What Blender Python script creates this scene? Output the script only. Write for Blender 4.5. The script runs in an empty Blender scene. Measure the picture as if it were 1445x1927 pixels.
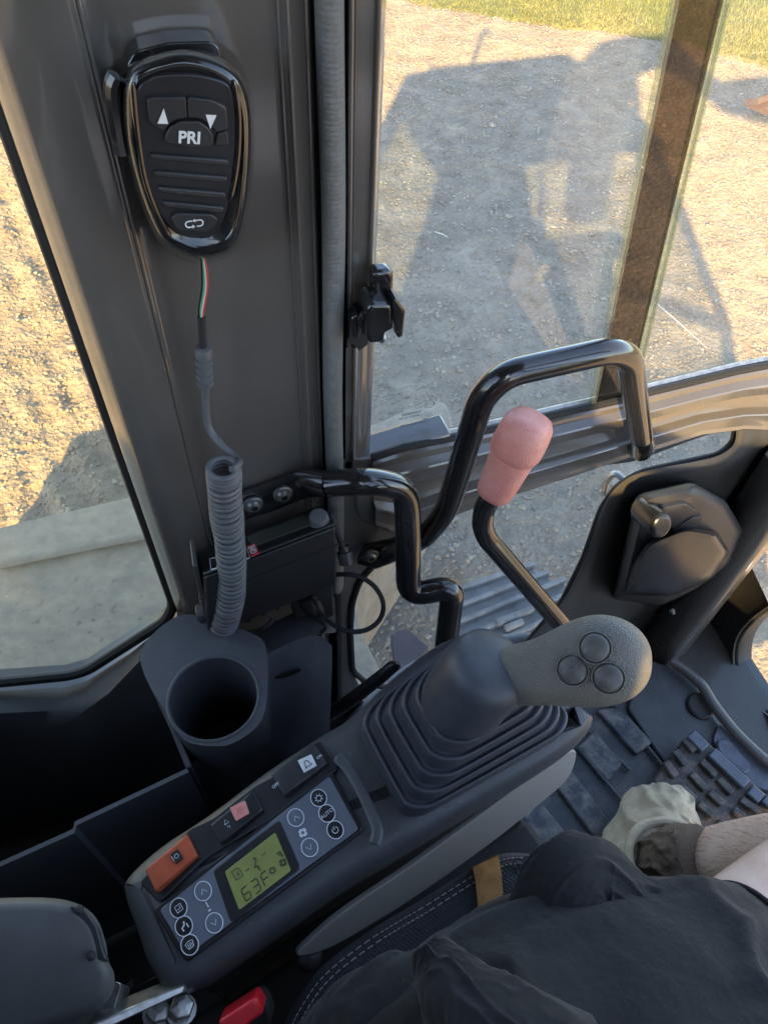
import bpy, bmesh, math, random
import numpy as np
from mathutils import Vector, Matrix
R=math.radians
sc=bpy.context.scene; COL=sc.collection
rng=np.random.RandomState(7); random.seed(7)

# ------------------------------------------------ camera
W0,H0,F0=1445.,1927.,1447.
CAM=np.array([0,0,1.15])
def _cam(nad=(645,2050),az=21):
    dn=np.array([nad[0]-W0/2,nad[1]-H0/2,F0]); dn/=np.linalg.norm(dn)
    fw=np.array([0,0,1.]); h=fw-dn*fw.dot(dn); h/=np.linalg.norm(h)
    r=np.cross(dn,h); a=R(az)
    return np.array([math.sin(a)*h+math.cos(a)*r, math.cos(a)*h-math.sin(a)*r, -dn])
RM=_cam()
cd=bpy.data.cameras.new('camera'); cam=bpy.data.objects.new('camera',cd); COL.objects.link(cam)
m=Matrix.Identity(4)
for i in range(3):
    m[i][0]=RM[i][0]; m[i][1]=-RM[i][1]; m[i][2]=-RM[i][2]; m[i][3]=CAM[i]
cam.matrix_world=m
cd.sensor_fit='VERTICAL'; cd.sensor_height=36; cd.lens=36*F0/H0
cd.clip_start=.02; cd.clip_end=2000
sc.camera=cam
# ------------------------------------------------ sky, sun, exposure
SUN=np.array([.433,.753,-.50]); SUN/=np.linalg.norm(SUN)
w=bpy.data.worlds.new('World'); sc.world=w; w.use_nodes=True
nt=w.node_tree; bg=nt.nodes['Background']
sky=nt.nodes.new('ShaderNodeTexSky'); sky.sky_type='NISHITA'; sky.sun_disc=False
sky.sun_elevation=math.asin(-SUN[2]); sky.sun_rotation=math.atan2(-SUN[0],-SUN[1])
hs0=nt.nodes.new('ShaderNodeHueSaturation'); hs0.inputs['Saturation'].default_value=.85; nt.links.new(sky.outputs[0],hs0.inputs['Color']); nt.links.new(hs0.outputs[0],bg.inputs[0]); bg.inputs[1].default_value=.15
sl=bpy.data.lights.new('sun','SUN'); sl.energy=5; sl.angle=R(.5); sl.color=(1,.62,.23)
so=bpy.data.objects.new('sun',sl); COL.objects.link(so)
so.rotation_euler=Vector(-SUN).to_track_quat('Z','Y').to_euler()
sc.view_settings.view_transform='Standard'; sc.view_settings.look='None'
sc.view_settings.exposure=2.5; sc.view_settings.gamma=1
sc.cycles.max_bounces=10; sc.cycles.transparent_max_bounces=16; sc.cycles.caustics_reflective=False
sc.cycles.caustics_refractive=False

# ------------------------------------------------ placing: a pixel of the photograph turned into a point on a real plane
def ray(px,py): return RM@(np.array([px-W0/2,py-H0/2,F0])/F0)
def D(px,py,d): return CAM+ray(px,py)*d
def onP(px,py,p,n):
    d=ray(px,py); return CAM+d*(np.dot(np.array(p)-CAM,n)/np.dot(d,n))
def onY(px,py,y): return onP(px,py,(0,y,0),(0,1,0))
def onX(px,py,x): return onP(px,py,(x,0,0),(1,0,0))
def onZ(px,py,z): return onP(px,py,(0,0,z),(0,0,1))
def nrm(v): v=np.array(v,float); return v/np.linalg.norm(v)
def V(*a): return np.array(a,float)

# ------------------------------------------------ materials
def mat(name,col,rough=.5,metal=0,var=.0,vscale=20,bump=0,bscale=300,coat=0,spec=.5,col2=None,bdist=.001,btype='noise',rvar=0,emit=None,sheen=0,thr=(.35,.65),dust=0,dustc=(.3,.27,.23),dscale=260):
    m=bpy.data.materials.new(name); m.use_nodes=True; n=m.node_tree; b=n.nodes['Principled BSDF']
    b.inputs['Roughness'].default_value=rough; b.inputs['Metallic'].default_value=metal
    b.inputs['Coat Weight'].default_value=coat; b.inputs['Coat Roughness'].default_value=.08
    b.inputs['Specular IOR Level'].default_value=spec
    if sheen: b.inputs['Sheen Weight'].default_value=sheen
    tc=n.nodes.new('ShaderNodeTexCoord')
    if var or col2:
        nz=n.nodes.new('ShaderNodeTexNoise'); nz.inputs['Scale'].default_value=vscale; nz.inputs['Detail'].default_value=8; nz.inputs['Roughness'].default_value=.65
        n.links.new(tc.outputs['Object'],nz.inputs['Vector'])
        cr=n.nodes.new('ShaderNodeValToRGB'); cr.color_ramp.elements[0].position=thr[0]; cr.color_ramp.elements[1].position=thr[1]
        c2=col2 if col2 else tuple(min(1,c*(1+var)) for c in col); c1=col if col2 else tuple(c*(1-var) for c in col)
        cr.color_ramp.elements[0].color=(*c1,1); cr.color_ramp.elements[1].color=(*c2,1)
        n.links.new(nz.outputs[0],cr.inputs[0]); n.links.new(cr.outputs[0],b.inputs['Base Color'])
        if rvar:
            mr=n.nodes.new('ShaderNodeMapRange'); mr.inputs[3].default_value=max(.02,rough-rvar); mr.inputs[4].default_value=min(1,rough+rvar)
            n.links.new(nz.outputs[0],mr.inputs[0]); n.links.new(mr.outputs[0],b.inputs['Roughness'])
    else: b.inputs['Base Color'].default_value=(*col,1)
    if dust:
        mxc=n.nodes.new('ShaderNodeMix'); mxc.data_type='RGBA'
        src=b.inputs['Base Color'].links[0].from_socket if b.inputs['Base Color'].links else None
        if src: n.links.new(src,mxc.inputs[6])
        else: mxc.inputs[6].default_value=(*col,1)
        mxc.inputs[7].default_value=(*dustc,1)
        d1=n.nodes.new('ShaderNodeTexNoise'); d1.inputs['Scale'].default_value=dscale; d1.inputs['Detail'].default_value=5
        d2=n.nodes.new('ShaderNodeTexNoise'); d2.inputs['Scale'].default_value=dscale/22; d2.inputs['Detail'].default_value=6
        n.links.new(tc.outputs['Object'],d1.inputs['Vector']); n.links.new(tc.outputs['Object'],d2.inputs['Vector'])
        m1=n.nodes.new('ShaderNodeMapRange'); m1.inputs[1].default_value=.60; m1.inputs[2].default_value=.72; m1.inputs[4].default_value=1
        m2=n.nodes.new('ShaderNodeMapRange'); m2.inputs[1].default_value=.42; m2.inputs[2].default_value=.72; m2.inputs[3].default_value=.12; m2.inputs[4].default_value=1
        n.links.new(d1.outputs[0],m1.inputs[0]); n.links.new(d2.outputs[0],m2.inputs[0])
        a1=n.nodes.new('ShaderNodeMath'); a1.operation='MULTIPLY'; n.links.new(m1.outputs[0],a1.inputs[0]); n.links.new(m2.outputs[0],a1.inputs[1])
        a2=n.nodes.new('ShaderNodeMath'); a2.operation='MULTIPLY_ADD'; a2.inputs[1].default_value=.18; n.links.new(m2.outputs[0],a2.inputs[0]); n.links.new(a1.outputs[0],a2.inputs[2])
        a3=n.nodes.new('ShaderNodeMath'); a3.operation='MULTIPLY'; a3.inputs[1].default_value=dust; a3.use_clamp=True; n.links.new(a2.outputs[0],a3.inputs[0])
        n.links.new(a3.outputs[0],mxc.inputs[0]); n.links.new(mxc.outputs[2],b.inputs['Base Color'])
    if emit: b.inputs['Emission Color'].default_value=(*emit[0],1); b.inputs['Emission Strength'].default_value=emit[1]
    if bump:
        bp=n.nodes.new('ShaderNodeBump'); bp.inputs['Strength'].default_value=bump; bp.inputs['Distance'].default_value=bdist
        if btype=='noise':
            t=n.nodes.new('ShaderNodeTexNoise'); t.inputs['Scale'].default_value=bscale; t.inputs['Detail'].default_value=4; o=t.outputs[0]
        elif btype=='voronoi':
            t=n.nodes.new('ShaderNodeTexVoronoi'); t.inputs['Scale'].default_value=bscale; o=t.outputs['Distance']
        elif btype in('wave','weave'):
            t=n.nodes.new('ShaderNodeTexWave'); t.inputs['Scale'].default_value=bscale; t.wave_type='BANDS'; t.bands_direction='Z' if btype=='wave' else 'DIAGONAL'; t.inputs['Distortion'].default_value=.3; o=t.outputs['Fac']
        n.links.new(tc.outputs['Object'],t.inputs['Vector'])
        if btype=='weave':
            t2=n.nodes.new('ShaderNodeTexWave'); t2.inputs['Scale'].default_value=bscale*1.1; t2.bands_direction='Z'
            n.links.new(tc.outputs['Object'],t2.inputs['Vector'])
            mm=n.nodes.new('ShaderNodeMath'); mm.operation='MULTIPLY'; n.links.new(o,mm.inputs[0]); n.links.new(t2.outputs['Fac'],mm.inputs[1]); o=mm.outputs[0]
        n.links.new(o,bp.inputs['Height']); n.links.new(bp.outputs[0],b.inputs['Normal'])
    return m
def glass(name,tint=(.8,.86,.85),rough=.0,ior=1.5,dust=0.0,dcol=(.55,.57,.6)):
    m=bpy.data.materials.new(name); m.use_nodes=True; n=m.node_tree; n.nodes.remove(n.nodes['Principled BSDF'])
    out=n.nodes['Material Output']; tr=n.nodes.new('ShaderNodeBsdfTransparent'); tr.inputs[0].default_value=(*tint,1)
    gl=n.nodes.new('ShaderNodeBsdfGlossy'); gl.inputs['Roughness'].default_value=rough
    fr=n.nodes.new('ShaderNodeFresnel'); ge=n.nodes.new('ShaderNodeNewGeometry'); io=n.nodes.new('ShaderNodeMapRange')
    io.inputs[3].default_value=ior; io.inputs[4].default_value=1/ior; n.links.new(ge.outputs['Backfacing'],io.inputs[0]); n.links.new(io.outputs[0],fr.inputs[0])
    mx=n.nodes.new('ShaderNodeMixShader'); n.links.new(fr.outputs[0],mx.inputs[0]); n.links.new(tr.outputs[0],mx.inputs[1]); n.links.new(gl.outputs[0],mx.inputs[2])
    last=mx
    if dust:
        df=n.nodes.new('ShaderNodeBsdfDiffuse'); df.inputs[0].default_value=(*dcol,1)
        tl=n.nodes.new('ShaderNodeBsdfTranslucent'); tl.inputs[0].default_value=(*dcol,1)
        ad=n.nodes.new('ShaderNodeMixShader'); n.links.new(df.outputs[0],ad.inputs[1]); n.links.new(tl.outputs[0],ad.inputs[2])
        tc=n.nodes.new('ShaderNodeTexCoord'); nz=n.nodes.new('ShaderNodeTexNoise'); nz.inputs['Scale'].default_value=9; nz.inputs['Detail'].default_value=8; nz.inputs['Roughness'].default_value=.7
        n.links.new(tc.outputs['Object'],nz.inputs['Vector'])
        mr=n.nodes.new('ShaderNodeMapRange'); mr.inputs[1].default_value=.35; mr.inputs[2].default_value=.75; mr.inputs[3].default_value=dust*.35; mr.inputs[4].default_value=dust*1.6
        n.links.new(nz.outputs[0],mr.inputs[0])
        n2=n.nodes.new('ShaderNodeTexNoise'); n2.inputs['Scale'].default_value=230; n2.inputs['Detail'].default_value=3; n.links.new(tc.outputs['Object'],n2.inputs['Vector'])
        r2=n.nodes.new('ShaderNodeMapRange'); r2.inputs[1].default_value=.70; r2.inputs[2].default_value=.76; r2.inputs[4].default_value=.5; n.links.new(n2.outputs[0],r2.inputs[0])
        ad2=n.nodes.new('ShaderNodeMath'); n.links.new(mr.outputs[0],ad2.inputs[0]); n.links.new(r2.outputs[0],ad2.inputs[1]); mr=ad2
        m2=n.nodes.new('ShaderNodeMixShader'); n.links.new(mr.outputs[0],m2.inputs[0]); n.links.new(mx.outputs[0],m2.inputs[1]); n.links.new(ad.outputs[0],m2.inputs[2]); last=m2
    n.links.new(last.outputs[0],out.inputs[0]); return m
paint=mat('grey_cab_paint',(.115,.102,.09),.16,var=.07,vscale=6,coat=1,bump=.03,bscale=30,rvar=.04,dust=0.12)
paintd=mat('dark_cab_paint',(.062,.06,.057),.33,coat=.4,var=.1,vscale=8,rvar=.08,dust=0.25)
gloss=mat('gloss_black_tube',(.012,.012,.013),.16,coat=.8,var=.3,vscale=90,rvar=.04,dust=0.18)
blk=mat('black_plastic',(.022,.022,.024),.45,bump=.15,bscale=900,bdist=.0004,var=.1,dust=0.22)
blkm=mat('matt_black',(.012,.012,.013),.7,bump=.1,bscale=700,bdist=.0004,var=.1,dust=0.12)
blks=mat('satin_black',(.018,.018,.02),.28,var=.15,vscale=60)
rub=mat('black_rubber',(.02,.02,.022),.6,bump=.2,bscale=500,bdist=.0005,var=.2,vscale=40)
trimp=mat('slate_trim_plastic',(.06,.066,.078),.55,bump=.35,bscale=1100,bdist=.0004,var=.12,vscale=30,dust=0.22)
ledgem=mat('dark_ledge_plastic',(.028,.03,.035),.75,var=.1,spec=.25,dust=.15)
consp=mat('console_plastic',(.06,.063,.07),.42,bump=.3,bscale=1200,bdist=.0003,var=.12,vscale=30,dust=0.25)
bootm=mat('bellows_rubber',(.05,.055,.068),.48,bump=.15,bscale=500,bdist=.0003,var=.15,vscale=50,dust=0.22)
gripm=mat('grained_grip_rubber',(.125,.122,.11),.36,bump=.8,bscale=850,bdist=.0007,btype='voronoi',col2=(.17,.155,.13),vscale=22,dust=0.2)
btnm=mat('thumb_button',(.085,.083,.077),.38,bump=.2,bscale=600,bdist=.0003,var=.2,vscale=150,dust=0.2)
redk=mat('faded_red_knob',(.66,.22,.18),.4,bump=.6,bscale=800,bdist=.0007,btype='voronoi',col2=(.74,.33,.27),vscale=30,dust=0.25)
silv=mat('silver_side_panel',(.3,.285,.26),.5,metal=.1,bump=.15,bscale=1500,bdist=.0003,dust=0.2)
steel=mat('zinc_steel',(.42,.41,.39),.38,metal=.9,var=.25,vscale=120,rvar=.12)
dsteel=mat('black_oxide_bolt',(.2,.195,.185),.35,metal=.7,var=.3,vscale=200,rvar=.1)
seal=mat('braided_seal_cloth',(.15,.148,.14),.8,bump=.4,bscale=900,bdist=.0006,var=.12,vscale=300)
coilm=mat('coil_cord_rubber',(.115,.118,.12),.42,var=.12,vscale=60,bump=.1,bscale=400)
twigm=mat('bleached_wood',(.5,.46,.38),.7,var=.2,vscale=200)
white=mat('white_print',(.75,.75,.73),.6)
greyp=mat('grey_print',(.72,.74,.78),.6)
panelm=mat('climate_panel_face',(.15,.165,.2),.36,metal=.25,bump=.12,bscale=1800,bdist=.0002,var=.06)
lcdm=mat('lcd_green',(.19,.215,.07),.25,var=.15,vscale=18,emit=((.42,.5,.15),.012))
lcdk=mat('lcd_segments',(.03,.04,.02),.5)
orang=mat('orange_rocker',(.42,.075,.025),.42,var=.2,vscale=60,bump=.1)
pinkr=mat('salmon_rocker_lens',(.75,.28,.23),.4,var=.1,vscale=200)
redb=mat('red_buckle_plastic',(.7,.02,.03),.3,var=.08)
clothb=mat('black_cotton',(.0075,.0072,.008),.95,bump=.75,bscale=26,bdist=.007,var=.15,vscale=16,sheen=.1,dust=.1)
seatm=mat('charcoal_seat_cloth',(.03,.032,.04),.85,bump=.7,bscale=170,bdist=.001,btype='weave',var=.2,vscale=30,sheen=.2)
tanl=mat('tan_leather_tag',(.42,.2,.06),.6,var=.25,vscale=60,bump=.3,bscale=500)
thread=mat('pale_stitching',(.42,.36,.32),.7)
skin=mat('skin',(.64,.43,.34),.5,col2=(.8,.63,.54),vscale=18,bump=.25,bscale=250)
hairm=mat('leg_hair',(.3,.13,.05),.6)
bootk=mat('khaki_suede',(.36,.29,.19),.85,col2=(.5,.42,.3),vscale=30,bump=.5,bscale=300,sheen=.2)
sockm=mat('dark_sock',(.13,.095,.07),.9,bump=.8,bscale=300)
matr=mat('dusty_floor_mat',(.05,.058,.072),.42,col2=(.19,.185,.175),vscale=28,bump=.35,bscale=180,thr=(.48,.85),rvar=.12,dust=0.5)
matd=mat('dirty_mat_rib',(.035,.045,.06),.42,col2=(.3,.27,.24),vscale=42,bump=.7,bscale=110,thr=(.4,.78),rvar=.12)
pedm=mat('worn_pedal_rubber',(.035,.032,.03),.5,col2=(.16,.13,.11),vscale=60,bump=.5,bscale=200,thr=(.45,.75))
pedt=mat('pedal_edge',(.09,.105,.135),.45,metal=.2,var=.2,vscale=60)
bodym=mat('dusty_steel_body',(.36,.29,.2),.8,col2=(.22,.18,.135),vscale=22,bump=1,bscale=45,bdist=.004,thr=(.3,.7),dust=1,dustc=(.1,.08,.065),dscale=55)
trackm=mat('dusty_track_steel',(.3,.29,.27),.7,col2=(.16,.15,.14),vscale=20,bump=.5,bscale=60,bdist=.003)
rustm=mat('rusty_plate',(.3,.17,.09),.8,col2=(.28,.1,.04),vscale=15,bump=.4)
wineg=mat('dark_red_mudflap',(.06,.035,.035),.7,var=.3,vscale=30)
gravm=mat('gravel_ground',(.31,.253,.178),.9,col2=(.165,.13,.09),vscale=7,bump=1,bscale=42,bdist=.02,thr=(.3,.7))
stonem=mat('gravel_stones',(.36,.30,.22),.85,col2=(.17,.137,.10),vscale=9,bump=.3,bscale=200)
grassg=mat('lawn_soil',(.10,.105,.03),.9,var=.3,vscale=12,bump=.8,bscale=60,bdist=.02)
grassm=mat('grass_blades',(.12,.145,.035),.6,col2=(.22,.205,.07),vscale=1.6)
g_door=glass('door_glass',(.9,.94,.96),dust=.032,dcol=(.42,.54,.72))  # dust colour carries the blue haze of the shade behind it
g_rear=glass('rear_window_glass',(.88,.91,.88),dust=.04,dcol=(.6,.55,.45))
g_tint=glass('tinted_right_glass',(.66,.7,.74))
g_edge=glass('green_glass_edge',(.78,.83,.77),dust=.12,dcol=(.55,.56,.5))
g_band=glass('brown_sealing_strip',(.35,.315,.29),dust=.01,dcol=(.3,.27,.22))
lcdd=mat('radio_display',(.085,.09,.075),.12,coat=.5)
ink=mat('glass_ink',(.03,.035,.05),.6)

# ------------------------------------------------ mesh builder
class MB:
    def __init__(s): s.v=[]; s.f=[]
    def add(s,vs,fs):
        o=len(s.v); s.v+= [tuple(map(float,v)) for v in vs]; s.f+=[tuple(i+o for i in f) for f in fs]; return s
    def box(s,c,ax,ay,az):  # half vectors
        c,ax,ay,az=map(np.array,(c,ax,ay,az)); vs=[c+i*ax+j*ay+k*az for i in(-1,1) for j in(-1,1) for k in(-1,1)]
        return s.add(vs,[(0,1,3,2),(4,6,7,5),(0,4,5,1),(2,3,7,6),(0,2,6,4),(1,5,7,3)])
    def prism(s,pts,vec):
        n=len(pts); vec=np.array(vec); vs=list(pts)+[np.array(p)+vec for p in pts]
        return s.add(vs,[tuple(range(n))[::-1],tuple(range(n,2*n))]+[(i,(i+1)%n,n+(i+1)%n,n+i) for i in range(n)])
    def loft(s,rings,cap=(1,1),closed=True):
        n=len(rings[0]); vs=[p for r in rings for p in r]; fs=[]
        for k in range(len(rings)-1):
            for i in range(n if closed else n-1):
                j=(i+1)%n; fs.append((k*n+i,k*n+j,(k+1)*n+j,(k+1)*n+i))
        if closed and cap[0]: fs.append(tuple(range(n))[::-1])
        if closed and cap[1]: fs.append(tuple((len(rings)-1)*n+i for i in range(n)))
        return s.add(vs,fs)
    def tube(s,path,r,seg=16,cap=(1,1),flat=None,upv=None):
        P=[np.array(p,float) for p in path]; n=len(P)
        rr=r if hasattr(r,'__len__') else [r]*n
        T=[nrm(P[min(i+1,n-1)]-P[max(i-1,0)]) for i in range(n)]
        u=np.array(upv if upv is not None else ([0,0,1] if abs(T[0][2])<.9 else [1,0,0]),float)
        rings=[]
        for i in range(n):
            u=nrm(u-T[i]*u.dot(T[i])); v=np.cross(T[i],u)
            fu,fv=(1,1) if flat is None else flat[i]
            rings.append([P[i]+rr[i]*(fu*math.cos(a)*u+fv*math.sin(a)*v) for a in np.linspace(0,2*math.pi,seg,endpoint=False)])
        return s.loft(rings,cap)
    def lathe(s,c,ax,prof,seg=32,cap=(1,1),ref=None):
        ax=nrm(ax); ref=np.array(ref if ref is not None else ([0,0,1] if abs(ax[2])<.9 else [1,0,0]),float); u=nrm(ref-ax*ref.dot(ax)); v=np.cross(ax,u); c=np.array(c)
        return s.loft([[c+ax*h+r*(math.cos(a)*u+math.sin(a)*v) for a in np.linspace(0,2*math.pi,seg,endpoint=False)] for r,h in prof],cap)
    def sphere(s,c,ax,ay,az,seg=16,rings=10):
        c,ax,ay,az=map(np.array,(c,ax,ay,az))
        return s.loft([[c+az*(-math.cos(t))+math.sin(t)*(math.cos(a)*ax+math.sin(a)*ay) for a in np.linspace(0,2*math.pi,seg,endpoint=False)] for t in np.linspace(.02,math.pi-.02,rings)])
LOC={}
def obj(name,mb,m,parent=None,bevel=0,sub=0,smooth=True,ang=35,recalc=True,seg=2):
    me=bpy.data.meshes.new(name)
    off=LOC.get(parent.name,np.zeros(3)) if parent is not None else (np.mean(np.array(mb.v),0) if len(mb.v)<100000 else np.zeros(3))
    if parent is None:
        a=np.array(mb.v); off=np.array([(a[:,0].min()+a[:,0].max())/2,(a[:,1].min()+a[:,1].max())/2,a[:,2].min()])
    me.from_pydata([tuple(np.array(v)-off) for v in mb.v],[],mb.f)
    if recalc:
        bm=bmesh.new(); bm.from_mesh(me); bmesh.ops.recalc_face_normals(bm,faces=bm.faces); bm.to_mesh(me); bm.free()
    if smooth:
        me.polygons.foreach_set('use_smooth',[True]*len(me.polygons))
        if not sub: me.set_sharp_from_angle(angle=R(ang))
    me.materials.append(m)
    o=bpy.data.objects.new(name,me); COL.objects.link(o)
    if parent is not None:
        o.parent=parent; LOC[o.name]=off
    else: o.location=off; LOC[o.name]=off
    if bevel:
        b=o.modifiers.new('bevel','BEVEL'); b.width=bevel; b.segments=seg; b.limit_method='ANGLE'; b.angle_limit=R(32)
    if sub:
        b=o.modifiers.new('sub','SUBSURF'); b.levels=sub; b.render_levels=sub
    return o
def thing(name,label,cat,loc,group=None):
    o=bpy.data.objects.new(name,None); COL.objects.link(o); o.location=tuple(loc); o.empty_display_size=.05
    o['label']=label; o['category']=cat
    if group: o['group']=group
    LOC[o.name]=np.array(loc,float); return o
def tag(o,label,cat,group=None):
    o['label']=label; o['category']=cat
    if group: o['group']=group
    return o
def struct(o,kind='structure'): o['kind']=kind; return o
def cr(P,n=8,closed=False):   # smooth curve through points
    P=[np.array(p,float) for p in P]; out=[]; N=len(P)
    for i in range(N if closed else N-1):
        if closed: a,b,c,d=P[(i-1)%N],P[i],P[(i+1)%N],P[(i+2)%N]
        else: a,b,c,d=P[max(i-1,0)],P[i],P[i+1],P[min(i+2,N-1)]
        for t in np.linspace(0,1,n,endpoint=False):
            out.append(.5*((2*b)+(-a+c)*t+(2*a-5*b+4*c-d)*t*t+(-a+3*b-3*c+d)*t**3))
    if not closed: out.append(P[-1])
    return out
def fillet(P,r,n=6,closed=False):
    P=[np.array(p,float) for p in P]; N=len(P); out=[]
    for i in range(N):
        if not closed and i in(0,N-1): out.append(P[i]); continue
        a,b,c=P[i-1],P[i],P[(i+1)%N]; ri=r[i] if hasattr(r,'__len__') else r
        da,dc=a-b,c-b; la,lc=np.linalg.norm(da),np.linalg.norm(dc); q=min(ri,la*.48,lc*.48)
        p0=b+da/la*q; p2=b+dc/lc*q
        for t in np.linspace(0,1,n): out.append((1-t)**2*p0+2*t*(1-t)*b+t*t*p2)
    return out
def axY(px,py,y,rot=.05):
    c=onY(px,py,y); r=onY(px+10*math.cos(rot),py+10*math.sin(rot),y)-c; u=onY(px+10*math.sin(rot),py-10*math.cos(rot),y)-c; k=dY(px,py,y)*10/F0
    return c,r/k,u/k
def dY(px,py,y): return float(np.dot(onY(px,py,y)-CAM,RM@V(0,0,1)))
def text(body,c,right,up,size,m,parent,name,thick=.0002,align='CENTER',font_bold=0,mirror=False,raw=False):
    cu=bpy.data.curves.new('t','FONT'); cu.body=body; cu.size=size; cu.align_x=align; cu.align_y='CENTER'; cu.extrude=thick; cu.offset=font_bold
    o=bpy.data.objects.new('t',cu); COL.objects.link(o); dg=bpy.context.evaluated_depsgraph_get(); dg.update()
    me=bpy.data.meshes.new_from_object(o.evaluated_get(dg)); bpy.data.objects.remove(o)
    r,u=(np.array(right),np.array(up)) if raw else (nrm(right),nrm(up)); n=nrm(np.cross(r,u))
    if mirror: r=-r
    mb=MB(); mb.v=[tuple(np.array(c)+r*v.co[0]+u*v.co[1]+n*v.co[2]) for v in me.vertices]; mb.f=[tuple(p.vertices) for p in me.polygons]
    bpy.data.meshes.remove(me)
    return obj(name,mb,m,parent,smooth=False,recalc=False)
def bolt(px,py,D0,nv,r,parent,m=dsteel,name='bolt'):
    c=D(px,py,D0); nv=nrm(nv); mb=MB()
    mb.lathe(c,nv,[(r*1.25,-.002),(r*1.3,.0006),(r*1.2,.0012),(r,.0014),(r*.95,.003),(r*.75,.0048),(r*.42,.0055)],24,(1,0))
    b=obj(name,mb,m,parent)
    mb=MB(); mb.lathe(c+nv*.0035,nv,[(r*.42,.002),(r*.42,-.001)],6,(0,1)); obj('hex_socket',mb,blkm,b,smooth=False)
    return b
_G={}
def vnoise(x,y,sc_,seed):   # smooth value noise
    if seed not in _G: _G[seed]=np.random.RandomState(seed).rand(256,256)
    g=_G[seed]; X=x*sc_+500.3; Y=y*sc_+500.7; xi=np.floor(X).astype(int); yi=np.floor(Y).astype(int); fx=X-xi; fy=Y-yi
    fx=fx*fx*(3-2*fx); fy=fy*fy*(3-2*fy)
    a=g[xi%256,yi%256]; b=g[(xi+1)%256,yi%256]; c=g[xi%256,(yi+1)%256]; d=g[(xi+1)%256,(yi+1)%256]
    return (a*(1-fx)+b*fx)*(1-fy)+(c*(1-fx)+d*fx)*fy-.5

# ================================================= GROUND
GZ=-.9
ga=onZ(730,-8,GZ); gb=onZ(1445,118,GZ); gdir=nrm((gb-ga)[:2]); gnor=V(-gdir[1],gdir[0])
if gnor[1]<0: gnor=-gnor
def lawn_side(x,y): return (x-ga[0])*gnor[0]+(y-ga[1])*gnor[1]
r1=onZ(60,560,GZ)[:2]; r2=onZ(205,860,GZ)[:2]; rd=nrm(r2-r1); rn=V(-rd[1],rd[0])
def gh(x,y):
    h=.05*vnoise(x,y,.7,1)+.018*vnoise(x,y,3,2)+.014*vnoise(x,y,9,3)+.013*vnoise(x,y,23,4)+.010*vnoise(x,y,47,5)
    q=(x-r1[0])*rn[0]+(y-r1[1])*rn[1]; t=(x-r1[0])*rd[0]+(y-r1[1])*rd[1]
    msk=np.exp(-((q)/.42)**2)*(x<1.2)
    h=h+msk*.015*np.sin(q*55+2*vnoise(x,y,4,9))*(.5+vnoise(x,y,6,11)) + msk*.014*(np.sin(t*60)>.2)*(vnoise(x,y,14,12)+.2)
    return h
far1=-np.geomspace(1.7,900,14)[::-1]; far2=np.geomspace(6.2,900,14)
xs=np.concatenate([far1,np.arange(-1.6,6.1,.021),far2]); ys=np.concatenate([-np.geomspace(.6,900,14)[::-1],np.arange(-.3,.8,.1),np.arange(.8,7.2,.021),np.geomspace(7.4,900,14)])
X,Y=np.meshgrid(xs,ys,indexing='ij'); Z=GZ+gh(X,Y)
near=(np.abs(X-2.2)<4)&(Y>.6)&(Y<7.3); Z=np.where(near,Z,GZ+.0)
def gridmesh(name,X,Y,Z,m,parent=None):
    nx,ny=X.shape; me=bpy.data.meshes.new(name); me.vertices.add(nx*ny); me.vertices.foreach_set('co',np.stack([X,Y,Z],-1).ravel())
    i=np.arange(nx*ny).reshape(nx,ny); q=np.stack([i[:-1,:-1],i[1:,:-1],i[1:,1:],i[:-1,1:]],-1).reshape(-1,4)
    me.loops.add(q.size); me.loops.foreach_set('vertex_index',q.ravel().astype(np.int32)); me.polygons.add(len(q)); me.polygons.foreach_set('loop_start',np.arange(0,q.size,4)); me.polygons.foreach_set('loop_total',np.full(len(q),4))
    me.update(); me.validate(); me.polygons.foreach_set('use_smooth',[True]*len(q)); me.materials.append(m); o=bpy.data.objects.new(name,me); COL.objects.link(o); return o
struct(gridmesh('ground',X,Y,Z,gravm))
# lawn: a sheet over the far side, with blades
LS=np.concatenate([np.arange(0,4.5,.05),np.geomspace(4.6,600,12)]); LT=np.concatenate([-np.geomspace(1.6,600,12)[::-1],np.arange(-1.5,6,.05),np.geomspace(6.1,600,12)])
S_,T_=np.meshgrid(LS,LT,indexing='ij')
edge=np.where(S_<.3,.16*vnoise(T_,T_*0,2.3,21)+.08*vnoise(T_,T_*0,9,22),0)
LX=ga[0]+gdir[0]*T_+gnor[0]*(S_+edge); LY=ga[1]+gdir[1]*T_+gnor[1]*(S_+edge)
LZ=GZ+np.where((LX<6)&(LY<7.1)&(LX>-1.6),gh(LX,LY),0)+.004+.02*np.minimum(1,S_/.25)
struct(gridmesh('lawn',LX,LY,LZ,grassg))
def tri_cloud(name,verts,m,per):  # verts (N,per,3) as faces of `per`
    N=len(verts); me=bpy.data.meshes.new(name); me.vertices.add(N*per); me.vertices.foreach_set('co',verts.ravel())
    me.loops.add(N*per); me.loops.foreach_set('vertex_index',np.arange(N*per,dtype=np.int32)); me.polygons.add(N); me.polygons.foreach_set('loop_start',np.arange(0,N*per,per)); me.polygons.foreach_set('loop_total',np.full(N,per)); me.update(); me.materials.append(m)
    o=bpy.data.objects.new(name,me); COL.objects.link(o); return o
N=190000; s_=rng.rand(N)**1.4*3.4-.05*rng.rand(N); t_=rng.rand(N)*5.4-1.0
e_=.16*vnoise(t_,t_*0,2.3,21)+.08*vnoise(t_,t_*0,9,22)
bx=ga[0]+gdir[0]*t_+gnor[0]*(s_+e_); by=ga[1]+gdir[1]*t_+gnor[1]*(s_+e_); bz=GZ+gh(bx,by)+.02*np.clip(s_/.25,0,1)
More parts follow.
